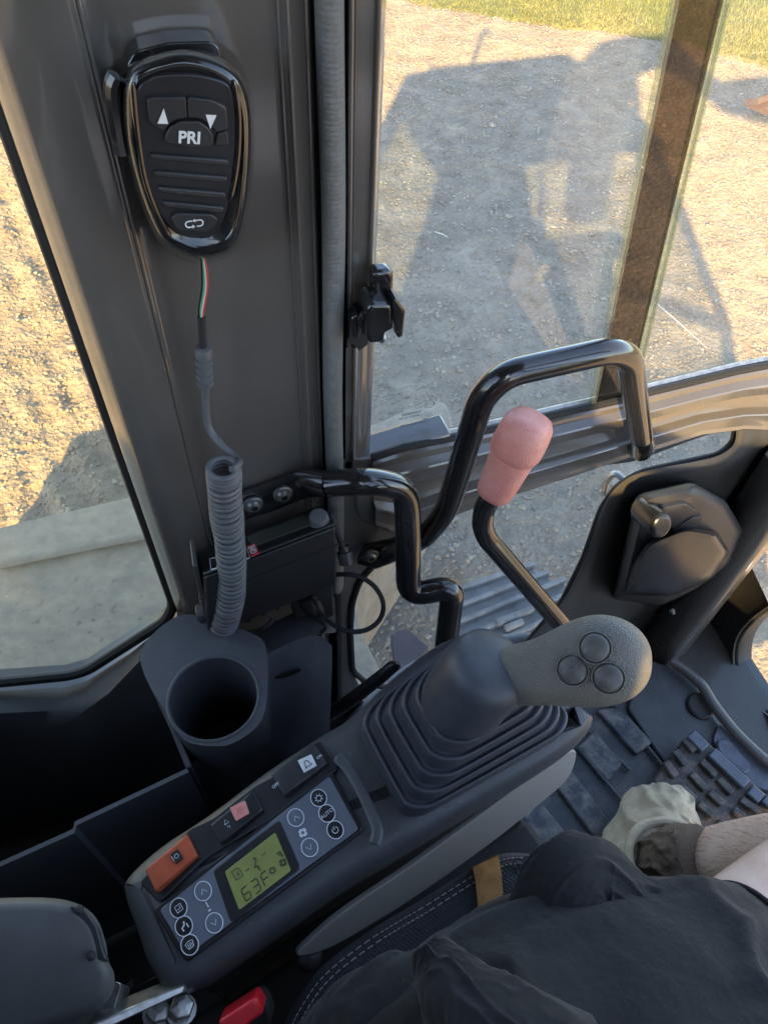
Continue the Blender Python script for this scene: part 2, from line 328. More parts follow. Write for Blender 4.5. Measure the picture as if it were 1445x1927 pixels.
hh=.010+.018*rng.rand(N)*(.5+np.clip(s_*3,0,1)); an=rng.rand(N)*6.28; wd=.0024; lx=.012*rng.randn(N); ly=.012*rng.randn(N)
vt=np.stack([np.stack([bx-np.cos(an)*wd,by-np.sin(an)*wd,bz],-1),np.stack([bx+np.cos(an)*wd,by+np.sin(an)*wd,bz],-1),np.stack([bx+lx,by+ly,bz+hh],-1)],1)
struct(tag(tri_cloud('grass',vt,grassm,3),'short yellow green grass beyond the gravel','grass'),'stuff')
# loose stones
N=80000; sx=rng.rand(N)*6.6-1.3; sy=.9+rng.rand(N)**1.25*5.2
k=lawn_side(sx,sy)<-.05; sx,sy=sx[k],sy[k]; N=len(sx)
sr=.003+.006*rng.rand(N)**3+ (rng.rand(N)<.0012)*.010; sz=GZ+gh(sx,sy)+sr*.15
oc=np.array([[1,0,0],[0,1,0],[-1,0,0],[0,-1,0],[.6,.6,.5],[-.6,.6,.55],[-.6,-.6,.5],[.6,-.6,.5],[0,0,.85]],float)
of=np.array([[0,4,7],[4,0,1],[5,1,2],[1,5,4],[6,2,3],[2,6,5],[7,3,0],[3,7,6],[8,4,5],[8,5,6],[8,6,7],[8,7,4]])
th=rng.rand(N)*6.28; ov=oc[None]*sr[:,None,None]*(1+.35*rng.randn(N,9,1).clip(-1.5,1.5)); ov[:,:,0]*=(1+.4*rng.rand(N))[:,None]
xr=ov[:,:,0]*np.cos(th)[:,None]-ov[:,:,1]*np.sin(th)[:,None]; yr=ov[:,:,0]*np.sin(th)[:,None]+ov[:,:,1]*np.cos(th)[:,None]
ov=np.stack([xr+sx[:,None],yr+sy[:,None],ov[:,:,2]*.8+sz[:,None]],-1)
me=bpy.data.meshes.new('gravel'); me.vertices.add(N*9); me.vertices.foreach_set('co',ov.ravel()); fi=(of[None]+(np.arange(N)*9)[:,None,None]).reshape(-1)
me.loops.add(len(fi)); me.loops.foreach_set('vertex_index',fi.astype(np.int32)); me.polygons.add(N*12); me.polygons.foreach_set('loop_start',np.arange(0,N*36,3)); me.polygons.foreach_set('loop_total',np.full(N*12,3)); me.update(); me.materials.append(stonem)
o=bpy.data.objects.new('gravel',me); COL.objects.link(o); struct(tag(o,'loose stones scattered over the sunlit gravel yard','gravel'),'stuff')
# small things lying on the ground
a,b=onZ(1236,572,GZ+.02),onZ(1330,656,GZ+.02)
tag(obj('twig',MB().tube([a,(a+b)/2+V(.0,.003,.002),b],[.0026,.0022,.0012],8),twigm),'thin bleached twig lying in the shade beyond the door glass','twig')
a,b=onZ(818,436,GZ+.02),onZ(842,446,GZ+.02)
tag(obj('twig',MB().tube([a,(a+b)/2+V(.002,.0,.002),b],[.0022,.0026,.0016],8),twigm),'short pale splinter lying in the shade close to the pillar','twig')
q=[onZ(1400,200,GZ+.05),onZ(1424,198,GZ+.10),onZ(1470,178,GZ+.14),onZ(1480,236,GZ+.02),onZ(1440,216,GZ+.02)]
tag(obj('steel_plate',MB().prism(q,(.01,.02,.03)),rustm,bevel=.004),'rusty orange steel plate lying at the lawn edge, far right','steel plate')

# ================================================= EXTERIOR BODY OF THE MACHINE
hood=MB().prism([V(-1.15,-.62,-.3),V(-1.15,-.62,.22),V(-1.0,-.62,.4),V(-.5,-.62,.7),V(-.44,-.62,.7),V(-.44,-.62,-.3)],(0,1.1,0))
tag(obj('engine_hood',hood,paint,bevel=.04,seg=4),'grey engine hood of the excavator behind the cab','engine hood')
bm_=[(-.15,1.5),(-.15,2.5),(-.05,2.62),(.2,2.66),(.45,2.62),(.57,2.44),(.8,2.2),(1.13,2.2),(1.5,1.6),(1.4,1.5),(1.08,1.88),(.73,2.03),(.5,2.3),(.3,2.42),(.17,2.38),(.05,1.83),(.02,1.5)]
tag(obj('digging_boom',MB().prism([V(x,-.82,z) for x,z in bm_],(0,.14,0)),paint,bevel=.02),'raised grey digging boom on the far side of the cab, throwing the arm shaped shadow','boom')
# dusty side body under the windows
Zb=-.30
out=[(-420,1110),(0,990),(260,930),(690,803),(815,748),(842,755),(858,800),(800,900),(690,1060),(667,1160),(735,1300),(400,1500),(-420,1750)]
P=fillet([onZ(x,y,Zb) for x,y in out],.05,5,closed=True); c=np.mean(P,0)
rings=[]
for s,h in((1.0,-.45),(1.0,-.04),(.998,-.015),(.99,-.003),(.97,0)):
    rings.append([V(c[0]+(p[0]-c[0])*s,c[1]+(p[1]-c[1])*s,Zb+h) for p in P])
sb=thing('side_body','dusty tan and grey steel body alongside the cab with a rounded front end','machine body',c*[1,1,0]+V(0,0,Zb-.45))
obj('shell',MB().loft(rings),bodym,sb,ang=60)
a=[onZ(x,y,Zb+.012) for x,y in((0,1062),(150,1030),(300,1002))]
obj('seam_ridge',MB().tube(cr(a,5),.014,10,flat=[(.35,1)]*11),bodym,sb)
# crawler track beyond the step
tr=thing('crawler_track','dusty steel crawler track seen through the lower door glass','crawler track',onZ(960,1150,GZ))
zt=-.55
for i,(x0,y0,x1,y1) in enumerate(((835,1120,1005,1063),(845,1150,1032,1078),(842,1182,1062,1092),(850,1212,1100,1106),(900,1225,1140,1120),(980,1240,1190,1140))):
    a,b=onZ(x0,y0,zt),onZ(x1,y1,zt); d=nrm(b-a); nn=V(-d[1],d[0],0)
    pl=MB().box((a+b)/2-V(0,0,.03)-nn*.018,(b-a)/2,nn*.024,V(0,0,.02)); s=obj('track_shoe',pl,trackm,tr,bevel=.004)
    obj('grouser',MB().box((a+b)/2,(b-a)/2,nn*.006,V(0,0,.014)),trackm,s,bevel=.003)
for x,y in((952,1168),(985,1155),(968,1178)):
    a=onZ(x,y,zt+.02); obj('link_pin',MB().tube([a-V(.025,0,0),a+V(.025,.006,0)],.009,14),trackm,tr,bevel=.002)
a=[onZ(x,y,-.35) for x,y in((735,1195),(765,1180),(808,1218),(770,1262),(742,1260))]
tag(obj('mud_flap',MB().prism(a,(0,0,-.02)),wineg,bevel=.003),'dark red rubber flap seen low through the door glass','mud flap')
a=[D(x,y,d) for x,y,d in((1142,955,1.25),(1136,925,1.25),(1140,905,1.22),(1156,888,1.2),(1185,912,1.2),(1200,950,1.2))]
tag(obj('step_handle',MB().tube(fillet(a,.01,5),.0055,10),steel),'small bent wire step handle outside the lower glass','handle')

# ================================================= CAB FRAME
cab=thing('cab_frame','grey painted left side frame of the excavator cab with its broad centre pillar','cab frame',V(.02,.47,0))
def PX(px,yy,row=600): return onY(px,row,yy)[0]
def column(name,pts,z0,z1,m,bev=0,parent=cab,row=600,sm=True):
    r0=[V(PX(p,y,row),y,z0) for p,y in pts]; r1=[V(q[0],q[1],z1) for q in r0]
    return obj(name,MB().loft([r0,r1]),m,parent,bevel=bev,ang=50)
pil=[(128,.535),(139,.502),(146,.474),(156,.468),(163,.462),(180,.452),(230,.446),(278,.4445),(287,.4455),(291,.4485),(296,.4545),(304,.4575),(330,.4575),(545,.4575),(556,.4565),(564,.4525),(570,.4515),(576,.454),(582,.4565),(594,.4575),(601,.4595),(604,.48),(604,.54)]
column('pillar',pil,-.05,1.72,paint)
for i,(px_,yy,rr_) in enumerate(((293,.4475,.0016),(286,.4462,.0011),(558,.4556,.0013),(571,.4520,.0015),(596,.4570,.0012))):
    x_=PX(px_,yy); obj('crease_highlight_bead',MB().tube([V(x_,yy,-.02),V(x_,yy,1.7)],rr_,10),paint,cab)  # thin beads added along the creases to catch highlight lines
column('pillar_back_channel',[(601,.475),(652,.475),(652,.54),(601,.54)],-.05,1.72,blkm)
sp_=[(607,.474),(607,.452),(611,.4465),(618,.4435),(627,.4425),(637,.4435),(643,.4465),(647,.453),(648,.474)]
rg=[]
for i in range(1350):
    z=.38+i*.001; w_=.004*math.sin((z-.38)*16)*math.exp(-((z-.75)/.25)**2)*.35
    rg.append([V(PX(p,y)+w_,y-(.0007*(1 if ((z+k_*.0009)%.0032)<.0017 else -1) if 1<k_<7 else 0),z) for k_,(p,y) in enumerate(sp_)])
obj('door_seal',MB().loft(rg),seal,cab,ang=180)
column('door_seal_lower',[(622,.474),(622,.458),(628,.451),(640,.451),(646,.458),(646,.474)],.0,.379,rub)
# rear side window: frame opening, gasket, pane
wo=[(-420,1345),(-420,-300),(4,240),(165,705),(326,1150),(310,1172),(165,1268),(120,1278),(-60,1290)]
col_x=PX(142,.50)
we=[V(-.62,.5,.345),V(-.62,.5,1.66),V(col_x,.5,1.66)]+[onY(x,y,.5) for x,y in((327,1138),(312,1168),(165,1262),(130,1272),(-60,1290))]
we[3][0]=col_x
we=fillet(we,[.03,.05,.01,.02,.01,.03,.02,.03],5,closed=True)
wc=np.mean(we,0)
g=MB(); g.tube(we+[we[0],we[1]],.0065,8,cap=(0,0)); obj('window_gasket',g,blkm,cab)
obj('rear_side_glass',MB().prism([p+V(0,.004,0) for p in we],(0,.005,0)),g_rear,cab,smooth=False)
# shell below and round the rear window
lowz=[V(-.66,.5,-.1),V(.1,.5,-.1),V(.1,.5,.30)]+[onY(x,y,.5) for x,y in((345,1160),(322,1186),(170,1284),(130,1296),(-60,1312))]+[V(-.66,.5,.33)]
obj('lower_side_panel',MB().prism(lowz,(0,.035,0)),paintd,cab)
obj('rear_pillar',MB().prism([V(-.62,.49,.3),V(-.71,.49,.3),V(-.6,.49,1.7),V(-.5,.49,1.7)],(0,.05,0)),paint,cab,bevel=.01)
# roof, right side, rear and diagonal members (these throw the cab's shadow across the yard, some only keep sun out)
obj('roof',MB().prism([V(-.5,-.56,1.68),V(-.5,.53,1.68),V(.42,.53,1.68),V(.52,.3,1.68),V(.5,-.56,1.68)],(0,0,.07)),paint,cab,bevel=.03,seg=3)
rw=MB()
rw.prism([V(-.62,-.55,-.1),V(.85,-.55,-.1),V(.9,-.55,.60),V(.2,-.55,.60),V(.12,-.55,1.08),V(-.15,-.55,1.08),V(-.2,-.55,.6),V(-.62,-.55,.60)],(0,.04,0)); obj('right_lower_panel',rw,paint,cab)  # unseen wall, its raised middle added to keep sun off the lap
obj('sun_block_pillar',MB().prism([V(-.66,-.548,.4),V(-.14,-.548,.4),V(-.16,-.548,1.2),V(-.32,-.548,1.7),V(-.54,-.548,1.7)],(0,.036,0)),paint,cab)  # unseen pillar, widened into a panel to block sun on the joystick
obj('right_front_pillar',MB().tube([V(.82,-.52,.4),V(.8,-.52,.75),V(.6,-.52,1.3),V(.46,-.5,1.7)],.03,10),paint,cab)
obj('right_window_glass',MB().prism([V(-.5,-.53,.6),V(.8,-.53,.6),V(.46,-.53,1.68),V(-.42,-.53,1.68)],(0,.005,0)),g_tint,cab,smooth=False)
obj('diagonal_shadow_bar',MB().tube([V(-.5,-.585,1.38),V(.75,-.585,.80)],.03,10),blks,cab)  # unseen bar added to throw the diagonal shadow band
obj('loop_shadow_bar',MB().tube(fillet([V(-.42,-.6,.6),V(-.42,-.6,1.03),V(-.04,-.6,1.03),V(.16,-.6,.62)],.06,6),.02,10),blks,cab)  # unseen bent bar added to throw the loop shaped shadow
obj('pole_shadow_rod',MB().tube([V(-.15,.60,1.62),V(-.15,.60,1.9),V(-.13,.6,1.98),V(-.1,.6,1.93)],.014,10),blks,cab)  # unseen rod added for the thin pole shadow
obj('shadow_band_tube',MB().tube([V(.2,-.7,2.37),V(.27,-.7,1.66),V(.6,-.6,1.26)],.022,10),blks,cab)  # unseen tube added to throw the narrow shadow strip
obj('rear_wall',MB().box((-.63,-.02,.3),(.02,0,0),(0,.53,0),(0,0,.45)),paintd,cab)
obj('sun_block_header',MB().box((-.54,-.02,1.58),(.04,0,0),(0,.54,0),(0,0,.14)),paint,cab)  # unseen header added to block sun on the upper pillar
obj('sun_block_post',MB().box((-.6,-.40,1.1),(.03,0,0),(0,.15,0),(.0,0,.6)),paintd,cab,bevel=.01)  # unseen post added to stop sun reaching the left pillar
obj('rear_window_glass',MB().box((-.6,-.02,1.2),(.003,0,.0),(0,.5,0),(.03,0,.47)),g_tint,cab,smooth=False)
# ================================================= DOOR
door=thing('cab_door','closed grey cab door with upper sliding glass and lower corner glass','door',V(.4,.46,.02))
dj=[(651,.475),(651,.4575),(654,.454),(659,.4535),(662,.4575),(688,.4575),(692,.4545),(696,.4545),(699,.458),(703,.467),(703,.49),(651,.49)]
zc=onY(690,868,.4575)[2]; zg=onY(690,640,.4575)[2]
column('rear_stile',dj,zg-.002,1.7,paint,parent=door)
dj2=[(651,.475),(651,.4575),(662,.4575),(664,.4575),(667,.4545),(671,.4545),(674,.4585),(690,.4615),(706,.465),(706,.49),(651,.49)]
for px_,yy,rr_ in((657,.4545,.0013),(663,.4572,.0011),(694,.4552,.0014)):
    x_=PX(px_,yy); obj('crease_highlight_bead',MB().tube([V(x_,yy,zg),V(x_,yy,1.69)],rr_,10),paint,door)  # beads added on the stile to pick up highlight lines
column('rear_stile_lower',dj2,zc-.02,zg-.004,paint,parent=door)
# gusset and lower rear stile, cut round the lower glass
lo=[(663,1262),(659,1190),(662,1135),(676,1092),(712,1052),(760,1015),(835,966),(905,935),(997,905),(1119,870),(1190,862),(1308,818),(1365,800),(1384,803),(1380,832),(1352,856),(1205,888),(1160,915),(1132,955),(1098,1050),(1058,1130),(985,1215),(900,1300),(760,1300),(690,1286)]
LO=fillet([onY(x,y,.4575) for x,y in lo],.014,4,closed=True)
gus=[onY(x,y,.4575) for x,y in ((637,1345),(637,866),(690,864),(760,842),(850,816),(850,950),(760,1012),(712,1052),(676,1092),(662,1135),(659,1190),(663,1262),(676,1290),(690,1345))]
obj('corner_gusset',MB().prism(gus,(0,.03,0)),paint,door,bevel=.003)
q=[onY(x,y,.4545) for x,y in((668,905),(690,893),(850,866),(850,915),(770,975),(720,990),(680,984),(668,960))]
obj('gusset_pressing',MB().prism(fillet(q,.012,5,True),(0,.012,0)),paint,door,bevel=.0028,seg=4)
obj('lower_gasket',MB().tube(LO+LO[:2],.0045,8,cap=(0,0)),blkm,door)
obj('lower_glass',MB().prism([p+V(0,.006,0) for p in LO],(0,.005,0)),g_door,door,smooth=False)
# waist rail between the two panes, pressed steps
st=[(700,866,975),(760,846,1000),(863,826,951),(980,800,911),(1060,781,886),(1119,768,866),(1150,761,856),(1180,754,846),(1225,742,833),(1308,722,806),(1387,703,797),(1445,692,800),(1560,670,790),(1750,640,780)]
prof=[(0,.474),(.0,.459),(.04,.4545),(.10,.4535),(.135,.4455),(.15,.4445),(.30,.446),(.325,.4475),(.35,.4535),(.38,.4545),(.60,.4525),(.63,.4435),(.645,.4425),(.665,.4435),(.87,.4445),(.92,.4425),(.95,.4435),(1.0,.452),(1.0,.472)]
rg=[]
for x,t,b in st:
    a,c_=onY(x,t,.4575),onY(x,b,.4575); rg.append([V(*( (a+(c_-a)*f)[:1]),y,(a+(c_-a)*f)[2]) for f,y in prof])
obj('waist_rail',MB().loft(rg),paint,door,ang=25)
tp=[onY(x,t-5,.459) for x,t,b in st]; obj('glass_run_seal',MB().tube(tp,.0042,8),blkm,door)
tp=[onY(x,t-16,.468) for x,t,b in st]; obj('glass_channel',MB().tube(tp,.0035,6),steel,door)
# upper glass: two panes and their overlap with green edges
zu=onY(1060,786,.470)
up=[onY(x,y,.470) for x,y in((690,868),(863,830),(1119,770),(1308,725),(1445,695),(1700,648))]
bot=[p-V(0,0,.003) for p in up]; up2=bot+[V(bot[-1][0],.47,1.68),V(bot[0][0],.47,1.68)]
obj('upper_glass',MB().prism(up2,(0,.005,0)),g_door,door,smooth=False)
def strip(x0,y0,x1,y1,w0,w1,yy,th,nm,m,par=door):
    q=[onY(x0-w0/2,y0,yy),onY(x0+w0/2,y0,yy),onY(x1+w1/2,y1,yy),onY(x1-w1/2,y1,yy)]
    return obj(nm,MB().prism(q,(0,th,0)),m,par,smooth=False)
strip(1327,-40,1148,760,88,58,.460,.0025,'overlap_strip',g_band)
strip(1282,-40,1116,765,9,8,.4575,.006,'glass_edge',g_edge)
strip(1376,-40,1184,765,15,10,.4575,.006,'glass_edge',g_edge)
strip(1384,-40,1190,765,5,3,.4565,.004,'glass_edge',g_edge)
# tempered mark, read from outside
gm=(onY(850,776,.4745)-onY(740,812,.4745)); gr=V(1,0,0); gu=V(0,0,1)
def gt(body,px,py,s): text(body,onY(px,py,.4755),V(-1,0,0),gu,s,ink,door,'glass_mark',.00005)
gt('TEMPERED',774,778,.0042); gt('SAFETY GLASS',770,785,.0034); gt('43 R-001522',773,799,.0042);
for px,py,r,t_ in((788,764,.0028,'L'),(808,761,.0042,'CCC'),(803,781,.0042,'E3'),(799,792,.003,'M')):
    c=onY(px,py,.4755); obj('glass_mark',MB().tube([c+r*V(math.cos(a)*1.25,0,math.sin(a)) for a in np.linspace(0,6.4,24)],.00022,5),ink,door); gt(t_,px,py,r*1.2)
# lower front door panel: lofted from the opening's edge out to the pillar
E0=[(1384,801),(1381,834),(1352,857),(1300,870),(1205,889),(1160,916),(1132,956),(1115,1005),(1098,1052),(1058,1131),(985,1216),(930,1275)]
E1=[(1405,806),(1396,850),(1360,873),(1306,884),(1215,903),(1178,926),(1152,962),(1135,1010),(1118,1060),(1080,1140),(1010,1228),(960,1290)]
E2=[(1470,800),(1430,880),(1375,915),(1320,925),(1270,935),(1220,960),(1195,1000),(1180,1040),(1165,1080),(1130,1150),(1060,1235),(1010,1300)]
E3=[(1560,790),(1500,900),(1450,960),(1420,985),(1400,1010),(1370,1050),(1345,1085),(1320,1115),(1295,1145),(1240,1200),(1150,1280),(1090,1340)]
def row(E,y): return cr([onY(x,yy,y if not hasattr(y,'__len__') else y[i]) for i,(x,yy) in enumerate(E)],4)
rows=[row(E0,.4575),row(E0,.447),row([((a[0]+b[0])/2,(a[1]+b[1])/2) for a,b in zip(E0,E1)],.4445),row(E1,.4455),row([(a[0]*.7+b[0]*.3,a[1]*.7+b[1]*.3) for a,b in zip(E1,E2)],.456),row(E2,.458),row([(a[0]*.5+b[0]*.5,a[1]*.5+b[1]*.5) for a,b in zip(E2,E3)],.455),row([(a[0]*.15+b[0]*.85,a[1]*.15+b[1]*.85) for a,b in zip(E2,E3)],.447),row(E3,.44),row(E3,.49)]
obj('lower_door_panel',MB().loft(rows,closed=False),paintd,door,ang=60)
# crease line on panel foot
obj('panel_edge_lip',MB().tube([onY(1190,1172,.446),onY(1260,1147,.444),onY(1266,1150,.444)],.0009,6),blkm,door); bolt(1264,1150,onY(1264,1150,.444)@np.zeros(3)+1.14,(0,-1,0),.0035,door)
# handle housing
def outl(lst,y,s=1,c=None,n=4):
    P=[onY(a,b,y) for a,b in lst]; c=np.mean(P,0) if c is None else c
    return cr([c+(p-c)*s for p in P],n,True)
def outf(lst,y,s,dx=0,dz=0,r=.012):
    P=[onY(a,b,y) for a,b in lst]; c=np.mean(P,0); return fillet([c+(p-c)*s+V(dx,0,dz) for p in P],r,5,True)
hz=[(1196,928),(1300,905),(1362,940),(1398,1000),(1376,1070),(1308,1112),(1245,1140),(1152,1128),(1163,1075)]
rr=[outf(hz,.455,1),outf(hz,.425,.985),outf(hz,.402,.95,.004,.002),outf(hz,.392,.86,.002,.005),outf(hz,.388,.76,.002,.007)]
hh_=thing('handle_assembly','black plastic inside door handle housing with a stub release lever','door handle',onY(1280,1030,.45))
obj('housing',MB().loft(rr),blk,hh_,ang=60)
nz=[(1216,1020),(1290,990),(1350,1000),(1372,1038),(1340,1088),(1262,1122),(1176,1118),(1188,1066)]
obj('latch_cover',MB().loft([outf(nz,.40,1.03),outf(nz,.378,.97),outf(nz,.368,.88),outf(nz,.366,.75)]),blks,hh_,ang=60)
q=[onY(x,y,.382) for x,y in((1242,958),(1290,948),(1312,962),(1318,985),(1275,1000),(1252,990))]; obj('lever_fork',MB().prism(fillet(q,.006,4,True),(0,.02,0)),blk,hh_,bevel=.004,seg=3)
q=[onY(x,y,.380) for x,y in((1266,1000),(1300,975),(1322,972),(1318,985),(1290,1002),(1272,1020))]; obj('thumb_ridge',MB().prism(fillet(q,.004,4,True),(0,.02,0)),blk,hh_,bevel=.003,seg=3)
a,b=D(1202,955,.86),D(1246,992,.82); obj('release_lever',MB().tube([a,a+(b-a)*.08,b-(b-a)*.08,b],[.013,.0155,.0155,.0125],24,upv=(0,0,1),flat=[(1,.8)]*4),blks,hh_,bevel=.002)
q=[onY(x,y,.392) for x,y in((1205,1010),(1238,1005),(1240,1045),(1212,1035))]; obj('lever_slot',MB().prism(q,(0,.02,0)),blkm,hh_)
bolt(1347,977,onY(1347,977,.392)[0]*0+.955,(0,-1,0),.0045,hh_,blks,'cover_plug')
a=[D(x,y,1.06) for x,y in((1385,1062),(1398,1040),(1412,1035),(1412,1055),(1398,1072))]
obj('latch_striker',MB().tube(cr(a,4,True)+[a[0]],.003,8),steel,door); obj('striker_pin',MB().sphere(D(1403,1046,1.05),(.008,0,0),(0,.008,0),(0,0,.008)),steel,door)
# bar on the door
dbp=[(800,1008,.40),(838,965,.398),(862,893,.395),(905,748,.385),(950,703,.383),(1150,658,.383),(1184,672,.386),(1191,722,.392),(1206,822,.41)]
P=fillet([onY(x,y,d) for x,y,d in dbp],[0,.02,.04,.03,.025,.02,.014,.02,0],7)
gb_=thing('door_grab_bar','angular gloss black grab bar bolted across the door glass','grab bar',onY(900,800,.42))
obj('bar',MB().tube(P,.0112,20),gloss,gb_)
p0=onY(800,1008,.40)
P=[p0,onY(775,1022,.41),onY(750,1030,.43),onY(720,1040,.445),onY(697,1048,.448),onY(672,1058,.448)]
obj('flattened_end',MB().tube(P,[.0112,.0125,.014,.0165,.0165,.004],16,flat=[(1,1),(1,.8),(1,.5),(1,.3),(1,.28),(.6,.28)],upv=(0,0,1)),gloss,gb_)
P=[onY(1206,822,.41),onY(1209,838,.425),onY(1210,850,.434),onY(1210,862,.436)]
obj('flattened_end',MB().tube(P,[.0112,.0125,.013,.008],16,flat=[(1,1),(1,.8),(1,.5),(1,.4)],upv=(1,0,0)),gloss,gb_)
bolt(697,1046,dY(697,1046,.4425),(0,-1,0),.0075,gb_); bolt(1206,843,dY(1206,843,.425),(0,-1,0),.0065,gb_)
# window catch
ct=thing('window_catch','small black window catch screwed to the sliding glass edge','window catch',onY(715,600,.45))
def qp(lst,y,th): return MB().prism([onY(a,b,y) for a,b in lst],(0,th,0))
obj('mount_plate',qp([(706,512),(735,509),(742,518),(741,556),(706,564),(702,548),(702,520)],.438,.012),gloss,ct,bevel=.003,seg=3)
obj('catch_body',qp([(690,585),(700,572),(740,574),(741,622),(726,628),(724,645),(697,649),(690,640)],.424,.024),gloss,ct,bevel=.004,seg=3)
obj('finger_tab',qp([(745,562),(763,584),(764,590),(759,634),(750,639),(744,628),(740,575)],.422,.02),gloss,ct,bevel=.004,seg=3)
obj('hook_arm',MB().tube(fillet([onY(712,575,.43),onY(681,594,.43),onY(680,624,.44)],.004,4),.003,8),gloss,ct)
obj('keeper_plate',qp([(657,596),(690,572),(692,648),(676,660),(657,640)],.449,.008),blkm,ct)
obj('keeper_bracket',qp([(661,600),(676,590),(678,640),(662,636)],.440,.012),gloss,ct,bevel=.002)
for x,y,dd in((724,541,.632),(717,634,.66)):
    b=bolt(x,y,onY(x,y,.435)[1]*0+dd,(0,-1,0),.0042,ct,steel,'screw')

# fixed grab rail
gr_=thing('grab_rail','zigzag gloss black grab rail bolted to the centre pillar by two bolts','grab rail',onY(640,930,.44))
P=fillet([onY(618,910,.425),onY(690,905,.41),D(765,915,.71),D(768,1000,.735),D(768,1122,.78),D(852,1102,.775),D(838,1225,.84)],[0,.03,.05,.02,.022,.018,0],7)
obj('rail',MB().tube(P,.0126,20),gloss,gr_)
P=[onY(619,910,.425),onY(590,909,.434),onY(560,914,.446),onY(500,938,.4475),onY(448,954,.4475)]
obj('flattened_end',MB().tube(P,[.0128,.0155,.0165,.0165,.0165],16,flat=[(1,1),(1,.65),(1,.3),(1,.16),(1,.16)],upv=(0,0,1)),gloss,gr_)
bolt(477,950,dY(477,950,.4435),(0,-1,.1),.0072,gr_); bolt(533,930,dY(533,930,.4425),(0,-1,.1),.0072,gr_)

# ================================================= RADIO MICROPHONE
mic=thing('radio_microphone','glossy black handheld radio microphone hanging on the grey pillar','radio microphone',onY(365,300,.42))
mo=[(253,116),(300,98),(354,91),(415,108),(455,141),(473,192),(477,263),(471,354),(457,440),(434,478),(384,493),(344,484),(303,460),(273,404),(248,328),(233,253),(230,177),(237,140)]
rr=[outl(mo,.449,1.02),outl(mo,.436,1.0),outl(mo,.422,.985),outl(mo,.411,.95),outl(mo,.4065,.90),outl(mo,.4055,.86),outl(mo,.407,.83)]
obj('casing',MB().loft(rr),gloss,mic,ang=70)
MY=.4045
def mq(lst,y=MY,th=.003,m=blkm,nm='x',bev=.0006,par=mic,fr=.0012): return obj(nm,MB().prism(fillet([onY(a,b,y) for a,b in lst],fr,3,True),(0,th,0)),m,par,bevel=bev)
fp=mq([(256,165),(290,140),(370,138),(438,158),(444,200),(446,262),(438,345),(424,412),(400,452),(335,446),(300,405),(276,340),(260,262),(253,200)],.4052,.004,blks,'face_plate',.001,fr=.006)
for s in(-1,1):
    pts=[(250,155),(258,240),(272,330),(296,400),(322,448)] if s<0 else [(440,150),(449,210),(449,275),(443,330),(432,380)]
    obj('rim_highlight_bead',MB().tube(cr([onY(a,b,.4055) for a,b in pts],5),[.0006]+[.0016]*(len(cr(pts,5))-2)+[.0006],8),gloss,mic)  # gloss black beads put in for the highlights along the rim
a1=mq([(277,190),(283,184),(350,183),(352,214),(352,222),(325,228),(308,248),(282,232)],.4022,.004,blk,'up_key')
a2=mq([(354,183),(400,189),(426,202),(430,243),(409,250),(395,235),(378,224),(354,222)],.4022,.004,blk,'down_key')
a3=mq([(312,255),(320,240),(340,229),(375,229),(392,240),(402,256),(400,276),(360,279),(312,270)],.4015,.004,blk,'priority_key')
def tri(px,py,w,h,y,m,par,flip):
    c,ar,au=axY(px,py,y); k=-1 if flip else 1
    obj('arrow_mark',MB().prism([c-ar*w-au*h*k,c+ar*w-au*h*k,c+au*h*k],(0,.0006,0)),m,par,smooth=False)
tri(308,219,.0027,.0038,.4018,white,a1,0); tri(397,230,.0027,.0036,.4018,white,a2,1)
text('PRI',*axY(357,260,.4010),.0086,white,a3,'key_legend',.0002,font_bold=.00025,raw=True)
for i,y in enumerate((296,328,358,385)):
    l,r_=(281+i*8,431-i*3); t=11
    mq([(l,y-6),(r_,y+6),(r_-1,y+6+t),(l+4,y-6+t)],.4030,.003,blk,'grille_rib',.0008)
mq([(409,252),(428,247),(432,275),(404,274)],.4035,.003,blk,'mic_port')
a4=mq([(322,412),(333,402),(398,404),(411,413),(404,428),(390,438),(338,434),(330,428)],.4025,.003,blk,'select_key')
c=onY(366,421,.4020)
for s in(-1,1):
    P=[c+V(s*.0008,0,.0018*1.0),c+V(s*.0036,0,.0018),c+V(s*.0048,0,.0006),c+V(s*.0046,0,-.001),c+V(s*.0034,0,-.0018),c+V(s*.0012,0,-.0018)]
    obj('loop_arrow',MB().tube(cr(P,4),.0004,6),white,a4)
    e=P[0] if s>0 else P[-1]; k=-1 if s>0 else 1; obj('loop_arrow',MB().prism([e+V(0,0,.0012),e+V(0,0,-.0012),e+V(k*.0014,0,0)],(0,.0004,0)),white,a4,smooth=False)
text('GME',*axY(372,471,.4085),.0075,blks,mic,'moulded_name',.0008,font_bold=.0003,raw=True)
# hanging clip behind
obj('hanger_clip',MB().prism(fillet([onY(a,b,.44) for a,b in((238,125),(255,96),(320,80),(400,78),(415,92),(418,112),(400,125),(250,140))],.003,3,True),(0,.016,0)),gloss,mic,bevel=.003)
obj('push_to_talk_bar',MB().tube(cr([onY(a,b,.428) for a,b in((222,140),(213,165),(218,210),(226,262),(233,290))],5),[.002]+[.0048]*19+[.002],10),gloss,mic)
